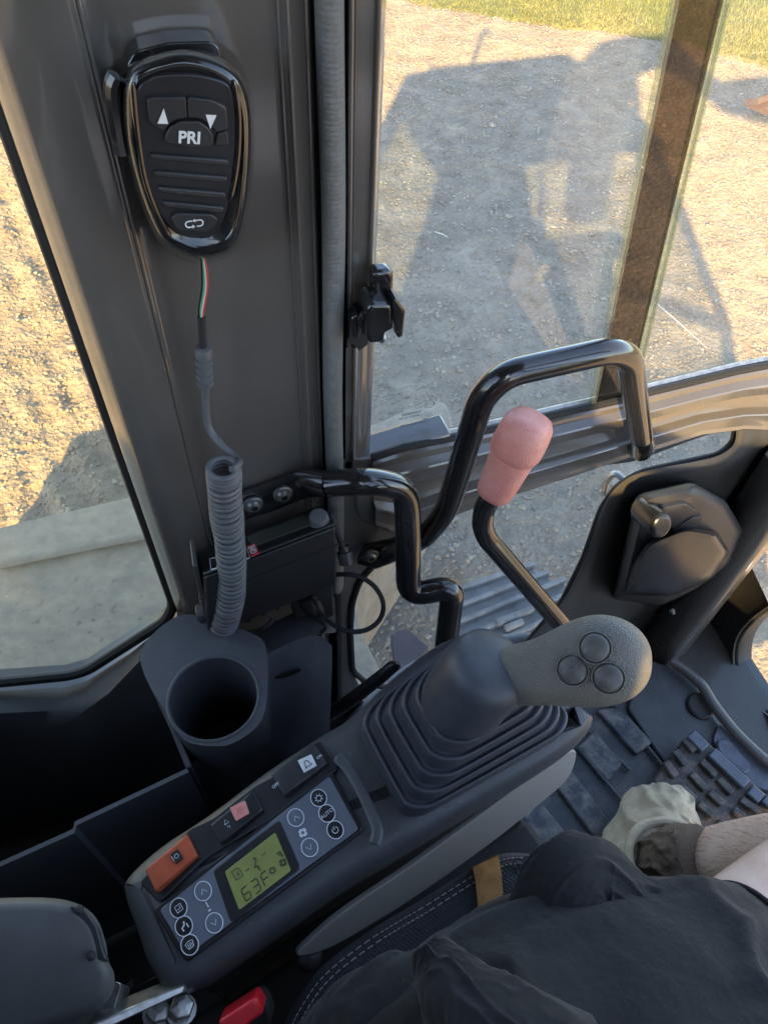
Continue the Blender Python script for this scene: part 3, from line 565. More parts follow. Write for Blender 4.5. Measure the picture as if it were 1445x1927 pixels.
# cord
cord=thing('coiled_cord','coiled grey rubber cord with bared coloured wires under the microphone','cord',onY(425,1180,.40))
for dx,m_,nm in((-3,mat('green_wire',(.1,.35,.2),.4),'green_wire'),(1,mat('white_wire',(.6,.6,.55),.4),'white_wire'),(4,mat('red_wire',(.5,.06,.04),.4),'red_wire'),(-5,blks,'black_wire')):
    P=[onY(383+dx*.6,488,.428),onY(386+dx,515,.43),onY(386+dx*1.1,545,.432),onY(380+dx*1.0,580,.433),onY(379+dx*.5,602,.433)]
    obj(nm,MB().tube(cr(P,5),.0008,8),m_,cord)
obj('sheath',MB().tube([onY(379,596,.433),onY(383,660,.433)],.0027,12),rub,cord)
sr_=MB(); A_,B_=onY(383,652,.433),onY(387,730,.433); ln=np.linalg.norm(B_-A_); dA=nrm(B_-A_)
prf=[(.002,0),(.0055,.001)]
for i in range(5): prf+=[(.0062,ln*(.12+i*.17)),(.0062,ln*(.12+i*.17)+.0038),(.0048,ln*(.12+i*.17)+.0045),(.0048,ln*(.12+(i+1)*.17)-.0006)]
prf+=[(.002,ln)]
sr_.lathe(A_,dA,prf,18); obj('strain_relief',sr_,coilm,cord,ang=25)
hx0=onY(437,884,.389)
P=cr([onY(387,726,.433),onY(388,770,.433),(onY(394,806,.43)),onY(415,835,.42),onY(444,862,.408),onY(450,872,.398),hx0],6)
obj('lead',MB().tube(P,.0031,12),coilm,cord)
cl=cr([onY(421,878,.395),onY(425,950,.395),onY(434,1030,.393),onY(437,1100,.393),onY(427,1160,.395),onY(409,1198,.402)],30)
nT=41; hx=[]; n=len(cl)
for i in range(nT*18):
    f=i/(nT*18)*(n-1); k_=int(f); t=f-k_; p=cl[k_]*(1-t)+cl[min(k_+1,n-1)]*t; T=nrm(cl[min(k_+1,n-1)]-cl[max(k_-1,0)]); u=nrm(np.cross(T,V(0,1,.3))); v=np.cross(T,u); a=i/18*2*math.pi
    f_=i/(nT*18)
    rad=.0112*(1+.04*math.sin(f_*9)+.03*math.sin(f_*31))*(min(1,f_*60+.75))
    wob=.0007*math.sin(f_*57)+.0006*math.sin(f_*131+1)
    hx.append(p+rad*(math.cos(a)*u+math.sin(a)*v)+T*wob)
obj('coil',MB().tube(hx,.0025,9),coilm,cord)
obj('tail',MB().tube(cr([hx[-1],onY(425,1208,.40),onY(455,1208,.40),onY(490,1192,.41),onY(515,1165,.42)],8),.0029,10),coilm,cord)

# ================================================= RADIO
rd_=thing('two_way_radio','black two way radio box mounted low on the pillar behind the cord','radio',onY(540,1150,.45))
d1=.775
TL,TR,BR,BL=onY(385,1087,.393),onY(632,992,.397),onY(634,1100,.399),onY(392,1200,.395)
u=nrm(TR-TL); dn_=nrm(BL-TL); nn=nrm(np.cross(u,dn_)); 
if np.dot(nn,CAM-TL)<0: nn=-nn
back=(onY(586,961,.437)-onY(633,990,.397)+onY(385,1040,.437)-onY(385,1085,.393))/2
obj('case',MB().prism([TL,TR,BR,BL],back),blk,rd_,bevel=.0025,seg=3)
obj('case_seam',MB().box((TL*.72+BL*.28+TR*.72+BR*.28)/2+nn*.0004,u*.074,dn_*.0005,nn*.0004),blkm,rd_)
# control face on top, tipped towards the operator
FA,FB,FC,FD_=onY(385,1085,.393),onY(633,990,.397),onY(633,990,.397)+back,onY(385,1085,.393)+back
fn=nrm(np.cross(FB-FA,FD_-FA)); fn=fn if np.dot(fn,CAM-FA)>0 else -fn
FA,FB,FC,FD_=[q+fn*.0035 for q in (FA,FB,FC,FD_)]
ff=obj('control_face',MB().prism([FA,FB,FC,FD_],-fn*.0033),blks,rd_,bevel=.0015)
def fpt(a,b,h=.0008): # a along 0..1, b up 0..1
    return (FA*(1-a)+FB*a)*(1-b)+(FD_*(1-a)+FC*a)*b+fn*h
fq=lambda a0,a1,b0,b1,m_,nm,h=.0008,th=.001: obj(nm,MB().prism([fpt(a0,b0,h),fpt(a1,b0,h),fpt(a1,b1,h),fpt(a0,b1,h)],-fn*th),m_,ff,smooth=False)
fq(.40,.86,.28,.78,lcdd,'display',.001)
rq=[onP(a,b,FA+fn*.001,fn) for a,b in((466,1029),(480,1023),(489,1041),(474,1048))]
redl=mat('red_badge',(.75,.03,.05),.4); bd=obj('badge',MB().prism(rq,fn*.0008),redl,ff,smooth=False)
c=np.mean(rq,0)+fn*.0010; text('GME',c,rq[1]*0+(rq[0]-rq[3]),-(rq[1]-rq[0])*1,.0085,white,bd,'badge_name',.0001,font_bold=.0002)
rq=[onP(a,b,FA+fn*.001,fn) for a,b in((395,1052),(466,1033),(470,1050),(398,1072))]; obj('key_surround',MB().tube(rq+[rq[0]],.0006,6),greyp,ff)
kc=D(602,985,.712); ka=nrm(D(597,962,.692)-kc); obj('volume_knob',MB().lathe(kc,ka,[(.0095,-.006),(.0095,.002),(.0088,.012),(.0078,.0145),(.003,.015)],28),coilm,rd_)
# bracket, side knob, heat sink fins
q=[onY(363,1066,.40),onY(372,1064,.40),onY(395,1160,.40),onY(385,1163,.40)]; obj('mount_bracket',MB().prism(q,V(.002,.03,0)),paintd,rd_,bevel=.001)
kc=D(395,1150,.765); obj('bracket_knob',MB().lathe(kc,D(366,1158,.765)-kc,[(.008,0),(.0105,.001),(.0105,.010),(.0085,.012),(.003,.0122)],16),blk,rd_,ang=20)
hs=MB()
for i in range(8):
    f=i/7; c=BL*(1-f)*1.0+BR*f; c=c+dn_*.006+u*(.012-.03*f)-nn*.018; hs.prism([c+nn*.016,c+nn*.016+u*.0035,c+u*.0022+dn_*.012,c+u*.0012+dn_*.012],-nn*.03)
obj('heat_sink_fins',hs,blk,rd_)
obj('label_recess',MB().box(BL*.6+BR*.4-dn_*.008+nn*.0003,u*.032,dn_*.003,nn*.0004),blkm,rd_,bevel=.0003)
# antenna plug & cables
cb=thing('radio_cables','black aerial and power cables looping beside the radio','cable',onY(620,1130,.44))
obj('aerial_lead',MB().tube(cr([D(612,968,.74),D(624,975,.735),D(638,1010,.74),D(648,1040,.75)],5),.003,8),rub,cb)
a,b=D(646,1028,.75),D(653,1060,.755); obj('aerial_plug',MB().tube([a,a+(b-a)*.3,a+(b-a)*.31,b],[.0055,.0055,.0078,.0075],12),blk,cb,ang=25)
obj('loop_lead',MB().tube(cr([D(632,1081,.80),D(670,1083,.79),D(704,1103,.79),D(721,1135,.79),D(715,1165,.80),D(690,1185,.80),D(655,1188,.80),D(622,1172,.81),D(604,1152,.82),D(596,1130,.82)],6),.0026,10),rub,cb)
obj('power_lead',MB().tube(cr([D(590,1125,.83),D(604,1150,.83),D(598,1185,.84),D(603,1215,.84),D(605,1243,.85)],6),.0035,8),blkm,cb)
obj('cable_tie_tail',MB().tube(cr([D(596,1165,.82),D(612,1180,.81),D(600,1200,.82),D(607,1240,.83)],6),.0022,6),blkm,cb)
obj('ribbed_conduit',MB().tube([D(582,1190+i*2.2,.86+i*.0022) for i in range(90)],[.0115 if i%2 else .0098 for i in range(90)],12),rub,cb)
obj('fuse_sleeve',MB().tube([D(575,1125,.84),D(590,1160,.85),D(583,1200,.86)],.0095,12),blkm,cb)
hb=MB().prism([D(a,b,.84) for a,b in((545,1130),(628,1100),(632,1160),(560,1185))],V(0,.02,0)); obj('bracket_block',hb,blkm,cb,bevel=.003)  # stands for the painted bracket behind the radio

# ================================================= SIDE TRAY AND CUP HOLDER
tray=thing('storage_tray','dark slate plastic side tray with an open pocket below the rear window','storage tray',onZ(200,1450,.2))
zt=.452
wl=[(-420,1400),(-60,1312),(120,1303),(165,1290),(250,1235),(332,1168)]
w0=[onY(x,y-9,.496) for x,y in wl]; 
in1=[(-420,1500),(-60,1345),(90,1338),(160,1320),(215,1282),(262,1238)]
w1=[onY(x,y,.455) for x,y in in1]
in2=[(-420,1620),(-60,1440),(60,1400),(140,1352),(205,1305),(264,1243)]; w2=[onY(x,y,.435) for x,y in in2]
in3=[(-420,1760),(-60,1600),(60,1520),(150,1465),(225,1400),(300,1330)]; w3=[onY(x,y,.40) for x,y in in3]
w4=[p+V(0,-.0,-.4) for p in w3]
obj('window_ledge',MB().loft([w0,w1,w2,w3,w4],closed=False),ledgem,tray,ang=60)
# ledge around the cup holder
def zq(lst,z): return [onZ(a,b,z) for a,b in lst]
cc=onZ(402,1312,.455); cr_=.0415
ring=[cc+V(math.cos(a)*(cr_+.0015),math.sin(a)*(cr_+.0015),0) for a in np.linspace(0,2*math.pi,48,endpoint=False)]
outp=zq([(263,1236),(332,1166),(392,1192),(470,1212),(560,1168),(572,1130),(620,1150),(632,1230),(632,1330),(600,1400),(520,1290),(500,1330),(470,1390),(400,1400),(345,1440),(300,1330)],.455)
# ledge is a ruled surface from the ring to the outline by angle
def rayhit(c,ang,poly):
    d=V(math.cos(ang),math.sin(ang)); best=9
    for i in range(len(poly)):
        a=poly[i][:2]-c[:2]; b=poly[(i+1)%len(poly)][:2]-c[:2]; e=b-a; den=d[0]*e[1]-d[1]*e[0]
        if abs(den)<1e-9: continue
        t=(a[0]*e[1]-a[1]*e[0])/den; s=(a[0]*d[1]-a[1]*d[0])/den
        if t>0 and -1e-6<=s<=1+1e-6: best=min(best,t)
    return best
lp=zq([(263,1236),(332,1160),(400,1165),(470,1190),(500,1215),(503,1300),(490,1360),(440,1398),(400,1404),(352,1395),(325,1360)],.455)
lp=cr(lp,4,True); rg1=[];rg0=[];rg2=[]
for a in np.linspace(0,2*math.pi,72,endpoint=False):
    t=rayhit(cc,a,lp); d=V(math.cos(a),math.sin(a),0); rg0.append(cc+d*(cr_+.001)); rg1.append(cc+d*max(t,cr_+.0035)); rg2.append(cc+d*max(t,cr_+.0035)-V(0,0,.14))
obj('cup_ledge',MB().loft([rg0,rg1,rg2],cap=(0,0)),trimp,tray,ang=50)
cup=MB(); cup.lathe(cc,(0,0,1),[(cr_+.0035,-.16),(cr_+.0035,-.004),(cr_+.0028,.0006),(cr_+.001,.0012),(cr_-.0005,0),(cr_-.001,-.004),(cr_-.003,-.15),(0.001,-.152)],64,(0,1)); obj('cup_holder',cup,trimp,tray)
# right of the cup: recessed panel going down to the console
rows=[]
for z,lst in((.452,[(500,1236),(520,1222),(570,1200),(600,1196),(625,1215)]),(.44,[(503,1260),(530,1240),(575,1222),(600,1225),(625,1250)]),(.40,[(500,1360),(520,1340),(560,1330),(590,1350),(620,1400)]),(.36,[(455,1470),(490,1440),(530,1430),(570,1440),(620,1460)]),(.25,[(455,1600),(500,1600),(560,1600),(600,1600),(640,1600)])):
    rows.append(cr(zq(lst,z),4))
obj('side_cover',MB().loft(rows,closed=False),trimp,tray,ang=60)
rows=[cr([D(x,y,d) for x,y,d in r],4) for r in (((335,1150,.86),(400,1170,.85),(470,1185,.85),(560,1150,.87),(632,1120,.9)),((332,1168,.80),(395,1195,.79),(460,1212,.79),(560,1172,.82),(632,1150,.86)),((480,1215,.765),(500,1225,.765),(520,1222,.77),(570,1200,.79),(632,1190,.83)))]
obj('tray_shoulder',MB().loft(rows,closed=False),trimp,tray,ang=60)
q=onP(536,1272,onZ(536,1272,.425),nrm(V(-.1,-.75,.6))); a_=nrm(onP(560,1262,q,V(-.1,-.75,.6))-q); obj('oval_recess',MB().sphere(q,a_*.018,V(0,0,.0085),V(0,-.0015,0),24,8),blkm,tray)
# pocket walls
pw=MB()
a,b=onZ(265,1236,.452),onZ(350,1446,.43); t=V(.004,.0,0); pw.prism([a,b,b-V(0,0,.4),a-V(0,0,.4)],V(.006,0,0)); obj('pocket_divider',pw,trimp,tray,bevel=.0015)
zz=.43
fr=[onZ(x,y,zz) for x,y in((352,1446),(141,1546),(138,1560),(0,1622),(-420,1800))]
obj('pocket_front_wall',MB().loft([[p-V(0,0,.4) for p in fr],fr,[p+V(.001,-.004,.0) for p in fr],[p+V(.012,-.03,-.2) for p in fr]],closed=False),trimp,tray,ang=40)
obj('pocket_floor',MB().prism([V(-.6,.1,.02),V(.06,.1,.02),V(.06,.46,.02),V(-.6,.46,.02)],(0,0,-.01)),blkm,tray)
rows=[cr([D(x,y,d) for x,y,d in r],4) for r in (((352,1446,.74),(390,1420,.74),(440,1440,.75),(500,1410,.76)),((380,1500,.80),(420,1500,.8),(470,1490,.8),(540,1440,.8)),((400,1620,.9),(440,1600,.9),(500,1580,.9),(580,1540,.9)))]
obj('inner_skirt',MB().loft(rows,closed=False),trimp,tray,ang=60)

# ================================================= CONTROL CONSOLE
P0=D(485,1640,.60); t15=R(15)
UC=nrm(V(math.cos(t15),math.sin(t15),math.tan(.1))); VC=V(-math.sin(t15),math.cos(t15),0); NC=nrm(np.cross(UC,VC))
def C_(px,py,h=0): return onP(px,py,P0+NC*h,NC)
con=thing('control_console','black left control console sloping beside the seat','control console',C_(650,1550,-.3))
co=[(236,1650),(232,1690),(256,1760),(276,1820),(312,1866),(360,1862),(420,1825),(520,1755),(640,1672),(760,1600),(900,1515),(1010,1448),(1080,1400),(1112,1365),(1118,1345),(1095,1325),(1000,1235),(920,1185),(830,1205),(740,1270),(660,1345),(600,1382),(500,1448),(390,1530),(300,1590)]
P=[C_(a,b,-.012) for a,b in co]; P=cr(P,4,True); c=np.mean(P,0)
def offs(P,d):  # inward offset in the console plane
    n=len(P); o=[]
    for i in range(n):
        T=nrm(P[(i+1)%n]-P[i-1]); N_=np.cross(NC,T); o.append(P[i]+N_*d)
    return o
sgn=1 if np.linalg.norm(np.mean(offs(P,.01),0)-c)>=0 and np.linalg.norm(offs(P,.01)[0]-c)<np.linalg.norm(P[0]-c) else -1
rings=[[p-V(0,0,.30) for p in offs(P,sgn*.02)],[p-V(0,0,.11) for p in offs(P,sgn*.014)],[p-V(0,0,.055) for p in offs(P,sgn*.004)],[p-NC*.018 for p in P],[p-NC*.004 for p in offs(P,sgn*.0015)],[p+NC*.003 for p in offs(P,sgn*.005)],[p+NC*.0075 for p in offs(P,sgn*.013)],[p+NC*.009 for p in offs(P,sgn*.02)]]
obj('shell',MB().loft(rings),consp,con,ang=70)
# silver side panel
sp=[(1084,1416),(1070,1463),(1020,1510),(940,1575),(860,1634),(780,1690),(700,1740),(620,1785),(560,1800),(590,1765),(640,1722),(700,1680),(760,1640),(840,1582),(940,1508),(1010,1455),(1060,1420)]
pts=[onP(a,b,C_(860,1585,-.06)-VC*.0,nrm(VC*1.0-NC*.55)) for a,b in sp]
obj('side_panel',MB().prism(cr(pts,4,True),nrm(VC*1.0-NC*.55)*.006),silv,con,bevel=.0015)
# climate panel
HP=-.001+.0
def K(px,py,h=0): return C_(px,py,HP+h)
E1=nrm(K(620,1458)-K(298,1710)); E2=nrm(np.cross(NC,E1))
def Kq(lst,h0,h1,m_,nm,par,bev=.0,fr=0): 
    P=[C_(a,b,h1) for a,b in lst]
    if fr: P=fillet(P,fr,4,True)
    return obj(nm,MB().prism(P,-NC*(h1-h0)),m_,par,bevel=bev,smooth=bool(bev))
Kq([(288,1712),(624,1448),(684,1562),(350,1812)],-.006,.0008,blks,'panel_rim',con,.0015,.004)
cp=Kq([(300,1712),(620,1459),(675,1560),(351,1799)],-.004,.0022,panelm,'climate_panel',con,.0008,.003)
TPH=.0026
Kq([(401,1638),(526,1542),(566,1634),(435,1737)],0,.0030,blks,'lcd_bezel',cp,.0008,.003)
lc=Kq([(423,1640),(518,1566),(548,1638),(450,1713)],.001,.0034,lcdm,'lcd_screen',cp,.0004,.0015)
LH=.0037
def bar(p,q,w_,h,m_,nm,par,mb=None):
    p,q=np.array(p),np.array(q); d=nrm(q-p); s=np.cross(NC,d); mb2=MB().prism([p-s*w_,q-s*w_,q+s*w_,p+s*w_],NC*.0002); return obj(nm,mb2,m_,par,smooth=False)
def seg7(px,py,ch,s,par):
    o=C_(px,py,LH); ex=E1*s*.28+0; ey=nrm(E2+E1*.12)*s*.5; S={'6':'afgcde','3':'abgcd','F':'afge','1':'bc','8':'abcdefg'}[ch]
    L={'a':((-1,1),(1,1)),'b':((1,1),(1,0)),'c':((1,0),(1,-1)),'d':((-1,-1),(1,-1)),'e':((-1,-1),(-1,0)),'f':((-1,0),(-1,1)),'g':((-1,0),(1,0))}
    mb=MB()
    for k_ in S:
        (a,b),(c,d)=L[k_]; p=o+ex*a+ey*b; q=o+ex*c+ey*d; dd=nrm(q-p); p=p+dd*s*.04; q=q-dd*s*.04; sd=np.cross(NC,dd); mb.prism([p-sd*s*.045,q-sd*s*.045,q+sd*s*.045,p+sd*s*.045],NC*.0002)
    obj('digit',mb,lcdk,par,smooth=False)
seg7(464,1681,'6',.0094,lc); seg7(482,1667,'3',.0094,lc); seg7(500,1653,'F',.0094,lc)
def blob(px,py,pts,s,m_,nm,par,h=LH,w_=.0003,closed=False):
    o=C_(px,py,h); P=[o+E1*a*s+E2*b*s for a,b in pts]
    if closed: P=P+[P[0]]
    return obj(nm,MB().tube(P,w_,6,upv=NC),m_,par)
blob(447,1644,[(-1,-1.2),(1,-1.2),(1,.7),(.4,1.3),(-1,1.3)],.0030,lcdk,'lcd_icon',lc,closed=True); blob(447,1644,[(-.4,-.5),(.4,-.5),(0,0),(.4,.5)],.0030,lcdk,'lcd_icon',lc)
blob(482,1626,[(.2,1.5),(.6,1),(0,.2),(-.6,-.4),(.2,-.6),(.0,-1.6)],.0034,lcdk,'lcd_icon',lc,w_=.0006); blob(497,1608,[(-.5,0),(.6,.3)],.003,lcdk,'lcd_icon',lc); blob(466,1637,[(-.5,0),(.5,.1)],.003,lcdk,'lcd_icon',lc)
for k_ in range(8):
    a=k_*math.pi/4; blob(513,1638,[(math.cos(a)*.6,math.sin(a)*.6),(math.cos(a),math.sin(a))],.0030,lcdk,'lcd_icon',lc,w_=.0004)
blob(513,1638,[(math.cos(a)*.55,math.sin(a)*.55) for a in np.linspace(0,6.28,12)],.0030,lcdk,'lcd_icon',lc)
def fan(px,py,s,m_,par,h):
    o=C_(px,py,h); mb=MB()
    for k_ in range(4):
        a=k_*math.pi/2+.4; c=o+(E1*math.cos(a)+E2*math.sin(a))*s*.55
        mb.prism([c+(E1*math.cos(b)+E2*math.sin(b))*s*.34*(1.2 if abs(math.sin(b-a))>.5 else .8) for b in np.linspace(0,6.28,12,endpoint=False)],NC*.0002)
    obj('fan_mark',mb,m_,par,smooth=False)
fan(533,1623,.0036,lcdk,lc,LH); 
for i in range(3): bar(C_(527+i*2.5,1603+i*3.5,LH)-E1*.001*(3-i),C_(527+i*2.5,1603+i*3.5,LH)+E1*.0008,.0005,LH,lcdk,'lcd_icon',lc)
fan(570,1567,.0042,greyp,cp,TPH)
def button(px,py,dark,r=.0062,ez=1.12):
    o=C_(px,py,.0022); mb=MB(); ringp=lambda rr,h:[o+NC*h+(E1*math.cos(a)*rr+E2*math.sin(a)*rr*ez) for a in np.linspace(0,2*math.pi,28,endpoint=False)]
    b=obj('button',mb.loft([ringp(r,-.001),ringp(r,.0006),ringp(r*.93,.0011),ringp(r*.5,.0012)]),blks if dark else panelm,cp)
    rg_=ringp(r*1.02,.0008); obj('button_ring',MB().tube(rg_+rg_[:2],.00042,6),greyp,b); return b
BH=.0036
b=button(600,1502,1)
for k_ in range(8):
    a=k_*math.pi/4; blob(600,1502,[(math.cos(a)*.7,math.sin(a)*.7),(math.cos(a),math.sin(a))],.0036,greyp,'icon',b,BH,.0003)
blob(600,1502,[(math.cos(a)*.6,math.sin(a)*.6) for a in np.linspace(0,6.28,12)],.0036,greyp,'icon',b,BH)
b=button(615.5,1531,1); text('AUTO',C_(615.5,1531,BH),E1,E2,.0042,greyp,b,'icon',.0001)
b=button(631,1562,1); blob(631,1562,[(math.cos(a),math.sin(a)) for a in np.linspace(2.2,7.2,14)],.0024,greyp,'icon',b,BH); blob(631,1562,[(0,.2),(0,1.3)],.0024,greyp,'icon',b,BH)
for x,y,k_ in((557,1539,1),(583,1595,-1),(383,1677,1),(404,1737,-1)):
    b=button(x,y,0); blob(x,y,[(-1,-.8*k_),(0,.8*k_),(1,-.8*k_)],.0022,greyp,'icon',b,BH,.0003)
b=button(337,1709,1); blob(337,1709,[(-1,-1),(1,-1),(1,1),(-1,1)],.0024,greyp,'icon',b,BH,closed=True); blob(337,1709,[(.4,.5),(.4,-.2),(-.5,-.2)],.0026,greyp,'icon',b,BH)
b=button(347,1743,1); blob(347,1743,[(.5,1.2),(.1,.2),(-.8,-.1),(-.7,-1.1)],.0026,greyp,'icon',b,BH,.0006); blob(347,1743,[(.9,.3),(.9,-1)],.0026,greyp,'icon',b,BH,.0004)
b=button(358,1778,1); blob(358,1778,[(-.8,-.9),(.8,-.9),(1.2,.8),(0,1.1),(-1.2,.8)],.0025,greyp,'icon',b,BH,closed=True)
for i in(-1,0,1): blob(358,1778,[(i*.5,-.6),(i*.5+.1,0),(i*.5-.1,.5)],.0025,greyp,'icon',b,BH,.00025)
blob(392,1706,[(0,1.3),(0,-.2)],.003,greyp,'thermometer_mark',cp,TPH,.0005); blob(394,1712,[(0,.0),(0,-.4)],.003,greyp,'thermometer_mark',cp,TPH,.0013)
# rocker switches
Kq([(262,1660),(356,1560),(400,1540),(480,1478),(512,1462),(602,1392),(640,1445),(545,1512),(505,1545),(420,1595),(380,1622),(300,1700)],-.004,.0015,blks,'switch_bezel',con,.002,.004)
def rocker(pts,h,m_,lbl=None):
    P=[C_(a,b,h) for a,b in pts]; Bq=[C_(a,b,-.002)+(np.mean([C_(c_,d,-.002) for c_,d in pts],0)-C_(a,b,-.002))*-.03 for a,b in pts]
    return P,Bq
def rk(pts,h,hm,m_,nm):
    a,b,c_,d=[C_(x,y,0) for x,y in pts]   # a-b far long edge, d-c near long edge
    rings=[]
    for f,hh in((0,h*.95),(.15,h),(.35,h*.88),(.5,hm),(.65,h*.75),(.85,h*.7),(1,h*.62)):
        p,q=a*(1-f)+b*f,d*(1-f)+c_*f; rings.append([p-NC*.003,p+NC*(hh-.001),p*.93+q*.07+NC*hh,p*.07+q*.93+NC*hh,q+NC*(hh-.001),q-NC*.003])
    return obj(nm,MB().loft(rings),m_,con,bevel=.0008)
s1=rk([(281,1640),(356,1572),(376,1613),(300,1682)],.0115,.009,orang,'rocker_switch')
s2=rk([(400,1556),(478,1490),(498,1527),(420,1592)],.009,.0075,blks,'rocker_switch')
s3=rk([(512,1462),(592,1402),(618,1440),(538,1502)],.009,.0075,blk,'rocker_switch')
Kq([(321,1608),(334,1597),(344,1614),(331,1625)],.008,.0108,blkm,'icon_plate',s1)
blob(332.5,1611,[(math.cos(a)*.6,math.sin(a)*.6) for a in np.linspace(0,6.28,14)],.0026,greyp,'icon',s1,.0111,.0002); blob(332.5,1611,[(-1.2,.8),(-1.2,-.8)],.0026,greyp,'icon',s1,.0111,.0002)
pk=[(432,1520),(461,1506),(469,1530),(444,1545)]; pp_=Kq(pk,.005,.0092,pinkr,'lens',s2,.0006,.001)
for i in(-1,0,1): blob(451,1525+i*5,[(-1,0),(1,0)],.0026,redb,'icon',pp_,.0094,.00018)
blob(426,1547,[(-1,-.6),(1,-.6),(0,1)],.002,greyp,'icon',s2,.0098,.0002,closed=True); blob(431,1556,[(-.6,.4),(.5,.3),(.2,-.6)],.002,greyp,'icon',s2,.0098,.0002)
ip=Kq([(560,1431),(586,1419),(596,1440),(572,1454)],.004,.0090,white,'icon_plate',s3,.0003)
blob(578,1437,[(-1.1,-.8),(1.1,-.8),(.7,-.3),(.6,.5),(.25,.95),(-.25,.95),(-.6,.5),(-.7,-.3)],.0030,lcdk,'icon',ip,.0094,.0003,closed=True)
text('OFF',C_(519,1478,.0094),E1,E2,.0036,greyp,s3,'legend',.0001); text('ON',C_(601,1424,.0086),E1,E2,.0032,greyp,s3,'legend',.0001)
gd=MB()
for i in range(3):
    for j in range(4):
        gd.lathe(C_(519+i*8+(j%2)*4+j*2.6-2,1465-i*5+j*9,.0086),NC,[(.0006,0),(.0006,.0004)],8)
obj('grip_dots',gd,blkm,s3)
# raised shoulder in front of the panel
sh=[C_(x,y,h) for x,y,h in((632,1424,.0095),(652,1442,.0095),(674,1477,.0095),(698,1528,.0095),(710,1562,.0095),(704,1590,.009))]
obj('panel_shoulder',MB().tube(cr(sh,6),[.002]+[.0045]*29+[.002],14,flat=[(.35,1)]*31,upv=NC),consp,con)

# ================================================= JOYSTICK
joy=thing('joystick','grey grained rubber joystick with three round thumb buttons','joystick',C_(870,1390,0))
qa,qb,qc,qd=[C_(x,y,.004) for x,y in((664,1358),(768,1552),(1082,1372),(905,1176))]
top_c=D(914,1262,.545)
def sq(n,r):
    out=[]; 
    for cx,cy,a0 in((1,1,0),(-1,1,90),(-1,-1,180),(1,-1,270)):
        for a in np.linspace(a0,a0+90,n,endpoint=False): out.append(((1-r)*cx+r*math.cos(R(a)),(1-r)*cy+r*math.sin(R(a))))
    return out
cen=(qa+qb+qc+qd)/4
def bring(s,h,r,bl):
    pr=[]; cx=cen+NC*h+ (top_c-(cen+NC*np.dot(top_c-cen,NC)))*(h/np.dot(top_c-cen,NC))
    for a,b in sq(9,r):
        # a: along console (front +), b: lateral
        f=(a+1)/2; g_=(b+1)/2; q=(qb*(1-f)+qc*f)*(1-g_)+(qa*(1-f)+qd*f)*g_
        quad=(q-cen)*s; circ=(UC*a+VC*b)*.07*s
        pr.append(cx+quad*(1-bl)+circ*bl)
    return pr
Ht=np.dot(top_c-cen,NC)
rings=[bring(1.0,-.006,.3,0),bring(1.0,.002,.3,0)]
NP=5
for i in range(NP):
    s=1.0-.1*i; h=.002+i*.0175; r=.32+.08*i; bl=.07*i
    rings+=[bring(s,h,r,bl),bring(s-.001,h+.008,r,bl),bring(s-.012,h+.0145,r,bl),bring(s-.036,h+.0165,r,bl),bring(s-.064,h+.0145,r+.02,bl),bring(s-.088,h+.0115,r+.03,bl)]
h0=.002+NP*.0175
rings+=[bring(.475,h0+.004,.8,.45),bring(.46,h0+.010,.9,.6),bring(.46,h0+.02,1,.8),bring(.45,h0+.034,1,1)]
obj('bellows',MB().loft(rings,cap=(0,1)),bootm,joy,sub=1)
# dome collar
cx=top_c; NJ=nrm(V(.25,-.02,1)); cb_=cen+NC*(h0+.02); cb_=top_c-NJ*.035
dm=MB(); dm.lathe(cb_,NJ,[(.026,-.030),(.0310,-.022),(.0322,-.010),(.0318,.006),(.0312,.018),(.0315,.030),(.0305,.040),(.027,.047),(.019,.051),(.008,.053)],36); obj('collar',dm,bootm,joy,sub=1)
# grip: lofted head
gs=[(868,1232,1276,.582,.020),(895,1226,1288,.570,.021),(915,1222,1308,.560,.022),(945,1217,1324,.549,.023),(975,1212,1328,.541,.0235),(1005,1203,1328,.534,.024),(1040,1184,1328,.527,.024),(1080,1164,1331,.520,.0245),(1115,1155,1333,.515,.025),(1150,1156,1330,.511,.025),(1182,1168,1320,.509,.024),(1205,1186,1303,.509,.021),(1219,1207,1284,.511,.016),(1226,1228,1262,.514,.008)]
rings=[]
vd=nrm(ray(1060,1240))
gpts=[]
for x,yt,yb,dd,tk in gs:
    c=D(x,(yt+yb)/2,dd); hv=(D(x+ (6 if x<1000 else 0),yb,dd)-D(x-(6 if x<1000 else 0),yt,dd))/2
    gpts.append(c); ring=[]
    for a in np.linspace(0,2*math.pi,28,endpoint=False):
        ca,sa=math.cos(a),math.sin(a); e=2/2.35
        ring.append(c+hv*(abs(ca)**e*np.sign(ca))+(-vd)*tk*(abs(sa)**e*np.sign(sa))*(.78 if sa>0 else 1.15))
    rings.append(ring)
grip=obj('grip',MB().loft(rings),gripm,joy,sub=2)
def surf(px,py):
    # distance along the ray to the grip face, from the loft sections
    xs_=[g_[0] for g_ in gs]; i=max(0,min(len(xs_)-2,int(np.searchsorted(xs_,px))-1)); t=(px-xs_[i])/(xs_[i+1]-xs_[i]); t=min(max(t,0),1)
    yt,yb,dd,tk=[gs[i][k_]*(1-t)+gs[i+1][k_]*t for k_ in(1,2,3,4)]; v=min(1,abs((py-(yt+yb)/2)/((yb-yt)/2))); return dd-tk*.78*(1-v**2.35)**(1/2.35)
